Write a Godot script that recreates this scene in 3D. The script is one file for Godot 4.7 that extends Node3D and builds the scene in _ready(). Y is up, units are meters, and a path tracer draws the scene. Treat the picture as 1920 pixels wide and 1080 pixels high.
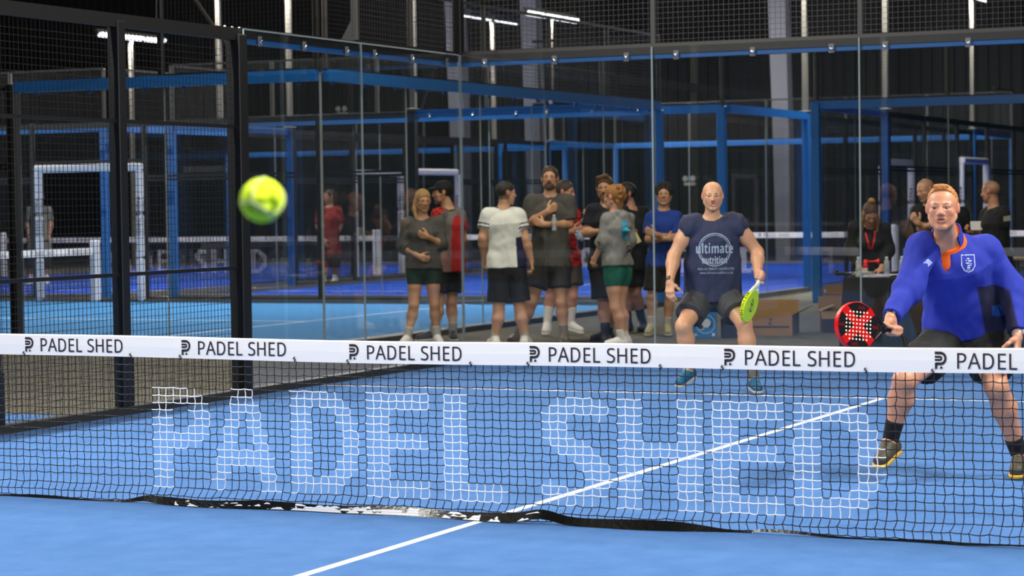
extends Node3D

var M := {}

func _ready() -> void:
	# camera: a long lens from the near right corner of the court, looking over the net
	var cam := Camera3D.new()
	cam.name = "camera"
	cam.position = Vector3(4.798, 1.539, 10.03)
	cam.rotation = Vector3(-0.03676, 0.43357, -0.01386)
	cam.fov = 14.388
	cam.near = 0.05
	cam.far = 300.0
	var lens := CameraAttributesPhysical.new()
	lens.frustum_focal_length = 95.0
	lens.frustum_focus_distance = 12.5
	lens.exposure_aperture = 5.6
	cam.attributes = lens
	add_child(cam)
	cam.fov = 14.388
	# no daylight: a closed hall lit by the court lamps and added fill lamps
	var env := Environment.new()
	env.background_mode = Environment.BG_COLOR
	env.background_color = Color.BLACK
	env.tonemap_mode = Environment.TONE_MAPPER_LINEAR
	env.tonemap_exposure = 1.0
	env.sdfgi_enabled = true
	env.ssao_enabled = true
	env.ssil_enabled = true
	var we := WorldEnvironment.new()
	we.name = "hall_air"
	we.environment = env
	add_child(we)
	make_materials()
	lamps()
	shell()
	playing_court()
	side_court()
	far_courts()
	player_people()
	group_people()
	desk_people()
	props()

func make_materials() -> void:
	for a in [["turf", Color(0.275, 0.435, 0.66), Color(0.325, 0.485, 0.71)], ["turf_bright", Color(0.27, 0.54, 0.78), Color(0.32, 0.59, 0.83)], ["turf_deep", Color(0.11, 0.26, 0.66), Color(0.15, 0.31, 0.72)], ["carpet", Color(0.335, 0.325, 0.285), Color(0.42, 0.41, 0.37)]]:
		var m := StandardMaterial3D.new()
		m.albedo_texture = noise_tex(0.03, a[1], a[2], 512)
		m.uv1_triplanar = true
		m.uv1_world_triplanar = true
		m.uv1_scale = Vector3.ONE * 0.35
		m.roughness = 0.95
		m.metallic_specular = 0.2
		m.heightmap_enabled = true
		m.heightmap_texture = noise_tex(0.25, Color.BLACK, Color.WHITE, 512)
		m.heightmap_scale = 0.5
		M[a[0]] = m
	M.line = mat(Color(0.93, 0.94, 0.97), 0.9)
	M.blue = mat(Color(0.11, 0.41, 0.70), 0.42)
	M.black = mat(Color(0.062, 0.062, 0.064), 0.5)
	M.wire = mat(Color(0.22, 0.215, 0.21), 0.45)
	M.dark_wire = mat(Color(0.13, 0.127, 0.125), 0.5)
	M.kerb = mat(Color(0.16, 0.165, 0.16), 0.6)
	M.pale_kerb = mat(Color(0.42, 0.42, 0.40), 0.8)
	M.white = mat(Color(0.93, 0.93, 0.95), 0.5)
	M.pad = mat(Color(0.88, 0.89, 0.93), 0.55)
	M.ink = mat(Color(0.15, 0.10, 0.14), 0.6)
	M.cord = mat(Color(0.05, 0.05, 0.09), 0.7)
	M.cord_white = mat(Color(0.93, 0.93, 0.97), 0.7)
	M.mast = mat(Color(0.42, 0.41, 0.38), 0.5)
	M.steel = mat(Color(0.45, 0.46, 0.50), 0.5)
	M.stud = mat(Color(0.85, 0.85, 0.85), 0.2, 1.0)
	M.edge = mat(Color(0.58, 0.63, 0.63), 0.3)
	var g := StandardMaterial3D.new()
	g.albedo_color = Color(0.06, 0.12, 0.13, 0.10)
	g.transparency = BaseMaterial3D.TRANSPARENCY_ALPHA
	g.roughness = 0.0
	g.cull_mode = BaseMaterial3D.CULL_DISABLED
	M.glass = g
	var c := StandardMaterial3D.new()
	c.albedo_color = Color(0.85, 0.9, 0.92, 0.34)
	c.transparency = BaseMaterial3D.TRANSPARENCY_ALPHA
	c.roughness = 0.05
	M.clear = c
	var l := StandardMaterial3D.new()
	l.albedo_color = Color.WHITE
	l.emission_enabled = true
	l.emission = Color(0.96, 0.98, 1.0)
	l.emission_energy_multiplier = 4.0
	M.lamp = l
	var t := StandardMaterial3D.new()
	t.albedo_color = Color(0.98, 0.97, 0.97)
	t.roughness = 0.55
	t.normal_enabled = true
	t.normal_texture = noise_tex(0.01, Color.BLACK, Color.WHITE, 256, 3, true, 2)
	t.normal_scale = 0.25
	t.uv1_triplanar = true
	t.uv1_scale = Vector3(1.5, 4, 4)
	M.tape = t
	var b := StandardMaterial3D.new()
	b.albedo_color = Color(0.03, 0.03, 0.03)
	b.roughness = 0.28
	b.normal_enabled = true
	b.normal_texture = noise_tex(0.04, Color.BLACK, Color.WHITE, 256, 3, true, 3)
	b.normal_scale = 0.3
	b.uv1_triplanar = true
	b.uv1_scale = Vector3(4, 9, 9)
	M.band = b

# a mast with a three-part lamp bar along z (or x), turned towards aim
func mast(x: float, z: float, aim: Vector3, along_x: bool, e: float, label: String, foot := 3.03) -> void:
	var o := thing("floodlight_mast", label, "floodlight", Vector3(x, foot, z), "floodlight masts beside the courts")
	var m := MB.new()
	var tall := 6.0 - foot
	m.cbox(Vector3(0, tall * 0.5, 0), Vector3(0.09, tall, 0.09), 0.008)
	part("pole", m, M.mast, o)
	m = MB.new()
	m.cbox(Vector3(0, 0.01, 0), Vector3(0.16, 0.02, 0.20), 0.005)
	part("base_plate", m, M.mast, o)
	var dir := Vector3.RIGHT if along_x else Vector3.BACK
	var top := Vector3(0, tall + 0.02, 0)
	var down := (aim - (o.position + top)).normalized()
	down = (down - dir * down.dot(dir)).normalized()
	var bs := Basis(dir, -down, dir.cross(-down))
	m = MB.new()
	m.cbox(top + Vector3(0, 0.03, 0), Vector3(3.0, 0.06, 0.06), 0.006, bs)
	part("crossbar", m, M.mast, o)
	for q in 3:
		var p := top + dir * (q - 1) * 1.02 + down * 0.06
		m = MB.new()
		m.cbox(p, Vector3(0.96, 0.07, 0.14), 0.012, bs)
		var h := part("lamp_housing", m, M.mast, o)
		m = MB.new()
		m.box(p + down * 0.050, Vector3(0.9, 0.035, 0.12), bs)
		part("lamp", m, M.lamp, h)
	var a := AreaLight3D.new()
	a.name = "floodlight_glow"
	a.area_size = Vector2(3.0, 0.12)
	a.light_energy = e
	a.light_color = Color(1.0, 0.985, 0.95)
	a.area_range = 60.0
	a.area_attenuation = 2.0
	a.shadow_enabled = true
	var z3 := -down
	a.transform = Transform3D(Basis(dir, z3.cross(dir), z3), top + down * 0.14)
	o.add_child(a)

func lamps() -> void:
	for q in [[Vector3(-6.5, 7.0, -11.0), Vector3.RIGHT, "left"], [Vector3(-2.5, 7.0, -11.0), Vector3.RIGHT, "middle"], [Vector3(1.5, 7.0, -11.0), Vector3.RIGHT, "right"], [Vector3(-6.3, 7.0, -5.5), Vector3.BACK, "side"]]:
		fill_batten(q[0], q[1], 20.0, "added fill light hung unseen above the walkway, %s one" % q[2])
	var ea := 62.0
	mast(-5.45, -2.2, Vector3(0, 0, -3.5), false, ea, "floodlight mast left of the near court, out past the fence", -0.012)
	mast(-5.45, 6.8, Vector3(0, 0, 4), false, ea * 1.3, "floodlight mast left of the net on the near side", -0.012)
	mast(5.45, -2.2, Vector3(0, 0, -3.5), false, ea, "floodlight mast right of the near court beyond the net", -0.012)
	mast(5.45, 6.8, Vector3(0, 0, 4), false, ea * 1.3, "floodlight mast right of the net on the near side", -0.012)
	var eb := 66.0
	mast(-11.55, -21.72, Vector3(-12, 0, -17), true, eb, "floodlight mast behind the bright blue court near its corner")
	mast(-23.3, -21.70, Vector3(-23, 0, -17), true, eb, "floodlight mast behind the bright blue court at its far end")
	mast(-23.4, -11.6, Vector3(-23, 0, -17), true, eb, "floodlight mast left of the bright blue court on the near side")
	var ec := 75.0
	mast(-18.36, -26.95, Vector3(-23, 0, -28), false, ec, "white mast seen left of the corner post of the bright court")
	mast(-17.04, -27.3, Vector3(-12, 0, -28), false, ec, "white mast rising above the bright court's glass corner")
	mast(-6.95, -27.3, Vector3(-12, 0, -28), false, ec, "white mast above the blue frame corner behind the bald player")
	mast(-5.55, -27.3, Vector3(-0.5, 0, -28), false, ec, "pale mast above the back wall, right of the middle seam")
	mast(-28.75, -39.3, Vector3(-23, 0, -38), false, ec, "far mast whose lit lamp bar shows at the top left", -0.012)
	mast(-18.36, -39.1, Vector3(-23, 0, -38), false, ec, "far mast whose lit bar shows above the glass corner, left of two")
	mast(-17.04, -39.5, Vector3(-12, 0, -38), false, ec, "far mast whose lit bar shows above the glass corner, right of two")
	mast(-6.95, -39.3, Vector3(-12, 0, -38), false, ec, "far mast with a lamp at the top edge, right of the back wall's last seam")

# added fill lamp, unseen, hung above the walkways to brighten the group
func fill_batten(p: Vector3, dir: Vector3, e: float, label: String) -> void:
	var o := thing("added_fill_light", label, "fill light", p, "added fill lamps above the walkways")
	var bs := Basis(dir, Vector3.UP, dir.cross(Vector3.UP))
	var m := MB.new()
	m.cbox(Vector3.ZERO, Vector3(1.8, 0.07, 0.12), 0.01, bs)
	part("housing", m, M.black, o)
	m = MB.new()
	m.box(Vector3(0, -0.045, 0), Vector3(1.74, 0.025, 0.09), bs)
	part("lamp_diffuser", m, M.lamp, o)
	for s in [-0.7, 0.7]:
		m = MB.new()
		m.tube(PackedVector3Array([dir * s + Vector3.UP * 0.03, dir * s + Vector3.UP * (9.5 - p.y)]), 0.006, 5)
		part("hanger", m, M.black, o)
	var a := AreaLight3D.new()
	a.name = "fill_glow"
	a.area_size = Vector2(1.74, 0.09)
	a.light_energy = e
	a.light_color = Color(1.0, 0.95, 0.88)
	a.area_range = 40.0
	a.area_attenuation = 2.0
	a.shadow_enabled = true
	a.transform = Transform3D(Basis(dir, dir.cross(Vector3.UP) * -1.0, Vector3.UP), Vector3(0, -0.07, 0))
	o.add_child(a)

func shell() -> void:
	var m := MB.new()
	m.box(Vector3(-17, -0.112, -17), Vector3(64, 0.2, 66), Basis())
	struct("floor", m, M.carpet, "grey carpet tile walkway between and around the courts")
	m = MB.new()
	m.box(Vector3(-17, 9.6, -17), Vector3(64, 0.2, 66))
	struct("ceiling", m, mat(Color(0.045, 0.045, 0.048), 0.9), "black hall ceiling lost in the dark")
	var clad := mat(Color(0.045, 0.043, 0.041), 0.75)
	for w in [["wall_back", Vector3(-17, 4.7, -50), Vector3(64, 9.6, 0.2)], ["wall_left", Vector3(-49, 4.7, -17), Vector3(0.2, 9.6, 66)], ["wall_right", Vector3(15, 4.7, -17), Vector3(0.2, 9.6, 66)], ["wall_front", Vector3(-17, 4.7, 16), Vector3(64, 9.6, 0.2)]]:
		m = MB.new()
		m.box(w[1], w[2])
		var o := struct(w[0], m, clad, "dark metal clad hall wall at the %s" % w[0].get_slice("_", 1))
		m = MB.new()
		var n := 0
		while n * 0.3 < 66:
			var p: Vector3
			if w[2].x > 1:
				p = Vector3(-49 + n * 0.3, w[1].y, w[1].z + (0.12 if w[1].z < 0 else -0.12))
			else:
				p = Vector3(w[1].x + (0.12 if w[1].x < 0 else -0.12), w[1].y, -50 + n * 0.3)
			m.box(p, Vector3(0.08, 9.4, 0.05) if w[2].x > 1 else Vector3(0.05, 9.4, 0.08))
			n += 1
		var r := part("cladding_rib", m, clad, o)
		r.set_meta("kind", "stuff")
	# portal frame columns against the far wall: tapered steel, wider at the top
	for x in [-13.4, -22.6, -20.35]:
		var o := thing("steel_column", {-13.4: "tall pale steel column left of the blue corner post behind the bald player", -22.6: "tall pale steel column directly beyond the glass corner", -20.35: "tall pale steel column between the group's heads and the glass corner"}[x], "column", Vector3(x, -0.012, -46), "portal frame columns")
		for zz in [-0.19, 0.19]:
			m = MB.new()
			m.prism(PackedVector2Array([Vector2(-0.19, 0), Vector2(0.19, 0), Vector2(0.19, 3.0), Vector2(0.05, 9.4), Vector2(-0.42, 9.4), Vector2(-0.24, 3.0)]), zz - 0.012, zz + 0.012)
			part("flange", m, M.steel, o)
		m = MB.new()
		m.prism(PackedVector2Array([Vector2(-0.012, 0), Vector2(0.012, 0), Vector2(-0.1, 9.4), Vector2(-0.13, 9.4)]), -0.18, 0.18)
		part("web", m, M.steel, o)
# ---------------------------------------------------------------- helpers
var mats := {}
var used := {}

func numbered(n: String) -> String:
	if not used.has(n):
		used[n] = 0
		return n
	used[n] += 1
	return "%s_%03d" % [n, used[n]]

func mat(c: Color, rough := 0.7, metal := 0.0, vc := false) -> StandardMaterial3D:
	var key := "%s|%s|%s|%s" % [c, rough, metal, vc]
	if not mats.has(key):
		var m := StandardMaterial3D.new()
		m.albedo_color = c
		m.roughness = rough
		m.metallic = metal
		m.vertex_color_use_as_albedo = vc
		mats[key] = m
	return mats[key]

func noise_tex(freq: float, a: Color, b: Color, size := 256, kind := 3, normal := false, oct := 4) -> NoiseTexture2D:
	var f := FastNoiseLite.new()
	f.noise_type = kind as FastNoiseLite.NoiseType
	f.frequency = freq
	f.fractal_octaves = oct
	f.seed = 7
	var t := NoiseTexture2D.new()
	t.width = size
	t.height = size
	t.seamless = true
	t.noise = f
	if normal:
		t.as_normal_map = true
		t.bump_strength = 6.0
	else:
		var g := Gradient.new()
		g.set_color(0, a)
		g.set_color(1, b)
		t.color_ramp = g
	return t

class MB:
	var v := PackedVector3Array()
	var n := PackedVector3Array()
	var c := PackedColorArray()
	var i := PackedInt32Array()
	func tri(a: Vector3, b: Vector3, d: Vector3) -> void:
		var m := (b - a).cross(d - a).normalized()
		var o := v.size()
		v.append_array([a, b, d])
		n.append_array([m, m, m])
		i.append_array([o, o + 2, o + 1])
	func quad(a: Vector3, b: Vector3, d: Vector3, e: Vector3) -> void:
		var m := (b - a).cross(d - a).normalized()
		var o := v.size()
		v.append_array([a, b, d, e])
		n.append_array([m, m, m, m])
		i.append_array([o, o + 2, o + 1, o, o + 3, o + 2])
	func box(p: Vector3, s: Vector3, bs := Basis()) -> void:
		var x := bs.x * s.x * 0.5
		var y := bs.y * s.y * 0.5
		var z := bs.z * s.z * 0.5
		quad(p - x - y + z, p + x - y + z, p + x + y + z, p - x + y + z)
		quad(p + x - y - z, p - x - y - z, p - x + y - z, p + x + y - z)
		quad(p + x - y + z, p + x - y - z, p + x + y - z, p + x + y + z)
		quad(p - x - y - z, p - x - y + z, p - x + y + z, p - x + y - z)
		quad(p - x + y + z, p + x + y + z, p + x + y - z, p - x + y - z)
		quad(p - x - y - z, p + x - y - z, p + x - y + z, p - x - y + z)
	func cbox(p: Vector3, s: Vector3, r: float, bs := Basis()) -> void:
		# box with chamfered edges
		var h := s * 0.5
		var k := [bs.x, bs.y, bs.z]
		for ax in 3:
			var b1 := (ax + 1) % 3
			var b2 := (ax + 2) % 3
			for sg in [-1.0, 1.0]:
				var ctr: Vector3 = p + k[ax] * (h[ax] * sg)
				var u: Vector3 = k[b1] * (h[b1] - r)
				var w: Vector3 = k[b2] * (h[b2] - r)
				if sg > 0:
					quad(ctr - u - w, ctr + u - w, ctr + u + w, ctr - u + w)
				else:
					quad(ctr - u + w, ctr + u + w, ctr + u - w, ctr - u - w)
			for s1 in [-1.0, 1.0]:
				for s2 in [-1.0, 1.0]:
					var e1: Vector3 = p + k[b1] * (h[b1] * s1) + k[b2] * ((h[b2] - r) * s2)
					var e2: Vector3 = p + k[b1] * ((h[b1] - r) * s1) + k[b2] * (h[b2] * s2)
					var l: Vector3 = k[ax] * (h[ax] - r)
					var mid := (e1 + e2) * 0.5 - p
					if (e2 - e1).cross(l).dot(mid) > 0:
						quad(e1 - l, e2 - l, e2 + l, e1 + l)
					else:
						quad(e1 - l, e1 + l, e2 + l, e2 - l)
		for sx in [-1.0, 1.0]:
			for sy in [-1.0, 1.0]:
				for sz in [-1.0, 1.0]:
					var a: Vector3 = p + k[0] * (h.x * sx) + k[1] * ((h.y - r) * sy) + k[2] * ((h.z - r) * sz)
					var b: Vector3 = p + k[0] * ((h.x - r) * sx) + k[1] * (h.y * sy) + k[2] * ((h.z - r) * sz)
					var d: Vector3 = p + k[0] * ((h.x - r) * sx) + k[1] * ((h.y - r) * sy) + k[2] * (h.z * sz)
					if sx * sy * sz > 0:
						tri(a, b, d)
					else:
						tri(a, d, b)
	func bar(a: Vector3, b: Vector3, w: float, h: float, up := Vector3.UP) -> void:
		var d := b - a
		var z := d.normalized()
		var x := up.cross(z).normalized()
		if x.length() < 0.5:
			x = Vector3.RIGHT.cross(z).normalized()
		box((a + b) * 0.5, Vector3(w, h, d.length()), Basis(x, z.cross(x), z))
	func tube(p: PackedVector3Array, r, sides := 6, caps := true) -> void:
		var m := p.size()
		var o := v.size()
		var x := Vector3.ZERO
		for j in m:
			var t := (p[mini(j + 1, m - 1)] - p[maxi(j - 1, 0)]).normalized()
			if j == 0:
				x = t.cross(Vector3.UP if absf(t.y) < 0.9 else Vector3.RIGHT).normalized()
			else:
				x = (x - t * x.dot(t)).normalized()
			var y := t.cross(x)
			var rr: float = r if r is float else r[j]
			for s in sides:
				var a := TAU * s / sides
				var q := x * cos(a) + y * sin(a)
				v.append(p[j] + q * rr)
				n.append(q)
		for j in m - 1:
			for s in sides:
				var a0 := o + j * sides + s
				var a1 := o + j * sides + (s + 1) % sides
				i.append_array([a0, a0 + sides, a1, a1, a0 + sides, a1 + sides])
		if caps:
			for e in 2:
				var q := o + (m - 1) * sides * e
				for s in range(1, sides - 1):
					i.append_array([q, q + s, q + s + 1] if e == 0 else [q, q + s + 1, q + s])
	func lathe(prof: PackedVector2Array, sides: int, t := Transform3D()) -> void:
		var o := v.size()
		var m := prof.size()
		for j in m:
			var d := prof[mini(j + 1, m - 1)] - prof[maxi(j - 1, 0)]
			var nn := Vector2(d.y, -d.x).normalized()
			for s in sides:
				var a := TAU * s / sides
				v.append(t * Vector3(prof[j].x * cos(a), prof[j].y, prof[j].x * sin(a)))
				n.append((t.basis * Vector3(nn.x * cos(a), nn.y, nn.x * sin(a))).normalized())
		for j in m - 1:
			for s in sides:
				var a0 := o + j * sides + s
				var a1 := o + j * sides + (s + 1) % sides
				i.append_array([a0, a1, a0 + sides, a1, a1 + sides, a0 + sides])
	func prism(poly: PackedVector2Array, z0: float, z1: float, t := Transform3D()) -> void:
		var id := Geometry2D.triangulate_polygon(poly)
		for q in range(0, id.size(), 3):
			var a := poly[id[q]]
			var b := poly[id[q + 1]]
			var d := poly[id[q + 2]]
			if (b - a).cross(d - a) < 0:
				var w := b
				b = d
				d = w
			tri(t * Vector3(a.x, a.y, z1), t * Vector3(b.x, b.y, z1), t * Vector3(d.x, d.y, z1))
			tri(t * Vector3(a.x, a.y, z0), t * Vector3(d.x, d.y, z0), t * Vector3(b.x, b.y, z0))
		var cw := Geometry2D.is_polygon_clockwise(poly)
		for q in poly.size():
			var a := poly[q]
			var b := poly[(q + 1) % poly.size()]
			if cw:
				var w := a
				a = b
				b = w
			quad(t * Vector3(a.x, a.y, z0), t * Vector3(b.x, b.y, z0), t * Vector3(b.x, b.y, z1), t * Vector3(a.x, a.y, z1))
	func flat(tr: PackedVector2Array, t: Transform3D) -> void:
		# triangles in the plane, facing +z of t
		for q in range(0, tr.size(), 3):
			var a := tr[q]
			var b := tr[q + 1]
			var d := tr[q + 2]
			if (b - a).cross(d - a) < 0:
				var w := b
				b = d
				d = w
			tri(t * Vector3(a.x, a.y, 0), t * Vector3(b.x, b.y, 0), t * Vector3(d.x, d.y, 0))
	func mesh() -> ArrayMesh:
		var ar := []
		ar.resize(Mesh.ARRAY_MAX)
		ar[Mesh.ARRAY_VERTEX] = v
		ar[Mesh.ARRAY_NORMAL] = n
		if c.size() == v.size() and c.size() > 0:
			ar[Mesh.ARRAY_COLOR] = c
		ar[Mesh.ARRAY_INDEX] = i
		var m := ArrayMesh.new()
		m.add_surface_from_arrays(Mesh.PRIMITIVE_TRIANGLES, ar)
		return m

func part(called: String, mb, m: Material, parent: Node3D, label := "") -> MeshInstance3D:
	var o := MeshInstance3D.new()
	o.name = called
	o.mesh = mb.mesh() if mb is MB else mb
	o.material_override = m
	var k := 1
	while parent.has_node(NodePath(o.name)):
		o.name = "%s_%03d" % [called, k]
		k += 1
	parent.add_child(o)
	if label:
		o.set_meta("label", label)
	return o

func tag(o: Node, label: String, category: String, group := "") -> void:
	o.set_meta("label", label)
	o.set_meta("category", category)
	if group:
		o.set_meta("group", group)

func thing(called: String, label: String, category: String, pos := Vector3.ZERO, group := "") -> Node3D:
	var o := Node3D.new()
	o.name = numbered(called)
	add_child(o)
	o.position = pos
	tag(o, label, category, group)
	return o

func struct(called: String, mb, m: Material, label: String) -> MeshInstance3D:
	var o := MeshInstance3D.new()
	o.name = numbered(called)
	o.mesh = mb.mesh() if mb is MB else mb
	o.material_override = m
	add_child(o)
	o.set_meta("kind", "structure")
	tag(o, label, "floor" if called.begins_with("floor") else "wall" if called.begins_with("wall") else "ceiling" if called.begins_with("ceil") else "trim")
	return o

# flat lettering: triangles with the text's box scaled to height 1, its left edge at 0
func glyphs(s: String, weight := 400, font := "Droid Sans") -> Array:
	var tm := TextMesh.new()
	var f := SystemFont.new()
	f.font_names = PackedStringArray([font])
	f.font_weight = weight
	tm.font = f
	tm.font_size = 64
	tm.pixel_size = 0.01
	tm.depth = 0.0
	tm.curve_step = 2.0
	tm.text = s
	var ar := tm.surface_get_arrays(0)
	var vs: PackedVector3Array = ar[Mesh.ARRAY_VERTEX]
	var ix = ar[Mesh.ARRAY_INDEX]
	var bb := AABB(vs[0], Vector3.ZERO)
	for p in vs:
		bb = bb.expand(p)
	var out := PackedVector2Array()
	var cnt: int = ix.size() if ix != null and ix.size() else vs.size()
	for q in cnt:
		var p: Vector3 = vs[ix[q]] if ix != null and ix.size() else vs[q]
		out.append(Vector2(p.x - bb.position.x, p.y - bb.position.y) / bb.size.y)
	return [out, bb.size.x / bb.size.y]

# the tape's two words as two parts under parent
func put_name(parent: Node3D, xf: Transform3D, w: float, h: float, m0: Material, weight := 400) -> void:
	var g := glyphs("PADEL SHED", weight)
	var w1: float = glyphs("PADEL", weight)[1] + 0.05
	var pts: PackedVector2Array = g[0]
	var words := [PackedVector2Array(), PackedVector2Array()]
	for q in range(0, pts.size(), 3):
		var k := 0 if minf(pts[q].x, minf(pts[q + 1].x, pts[q + 2].x)) < w1 else 1
		words[k].append_array([pts[q], pts[q + 1], pts[q + 2]])
	for k in 2:
		var m := MB.new()
		m.flat(mapped(words[k], w / g[1], h), xf)
		part("lettering", m, m0, parent)

func stroke(path: PackedVector2Array, w: float, closed := false) -> PackedVector2Array:
	var out := PackedVector2Array()
	var m := path.size()
	var l := PackedVector2Array()
	var r := PackedVector2Array()
	for q in m:
		var a := path[(q - 1 + m) % m] if closed or q > 0 else path[q]
		var b := path[(q + 1) % m] if closed or q < m - 1 else path[q]
		var d := (b - a).normalized()
		var s := Vector2(-d.y, d.x) * w * 0.5
		l.append(path[q] + s)
		r.append(path[q] - s)
	for q in (m if closed else m - 1):
		var z := (q + 1) % m
		out.append_array([l[q], r[q], r[z], l[q], r[z], l[z]])
	return out

func arc(ctr: Vector2, rx: float, ry: float, a0: float, a1: float, m := 12) -> PackedVector2Array:
	var out := PackedVector2Array()
	for q in m + 1:
		var a := deg_to_rad(lerpf(a0, a1, float(q) / m))
		out.append(ctr + Vector2(cos(a) * rx, sin(a) * ry))
	return out

func mapped(tr: PackedVector2Array, sx: float, sy: float, off := Vector2.ZERO) -> PackedVector2Array:
	var out := PackedVector2Array()
	for q in tr:
		out.append(Vector2(q.x * sx, q.y * sy) + off)
	return out

# the brand's mark on tapes: two nested bows, a stem and a dot, 0.75 wide and 1 high
func mark() -> PackedVector2Array:
	var a := PackedVector2Array([Vector2(0, 0.92)])
	a.append_array(arc(Vector2(0.36, 0.61), 0.31, 0.31, 90, -90))
	a.append_array([Vector2(0.08, 0.30), Vector2(0.08, 0.0)])
	var out := PackedVector2Array()
	var b := PackedVector2Array([Vector2(0.08, 0.0), Vector2(0.08, 0.36)])
	out.append_array(stroke(b, 0.15))
	a.resize(a.size() - 1)
	out.append_array(stroke(a, 0.15))
	var d := PackedVector2Array([Vector2(0, 0.70)])
	d.append_array(arc(Vector2(0.33, 0.61), 0.09, 0.09, 90, -90, 8))
	d.append(Vector2(0.0, 0.52))
	out.append_array(stroke(d, 0.12))
	var e := arc(Vector2(0.40, 0.08), 0.08, 0.08, 0, 360, 10)
	for q in range(1, e.size() - 1):
		out.append_array([e[0], e[q], e[q + 1]])
	return out

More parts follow.
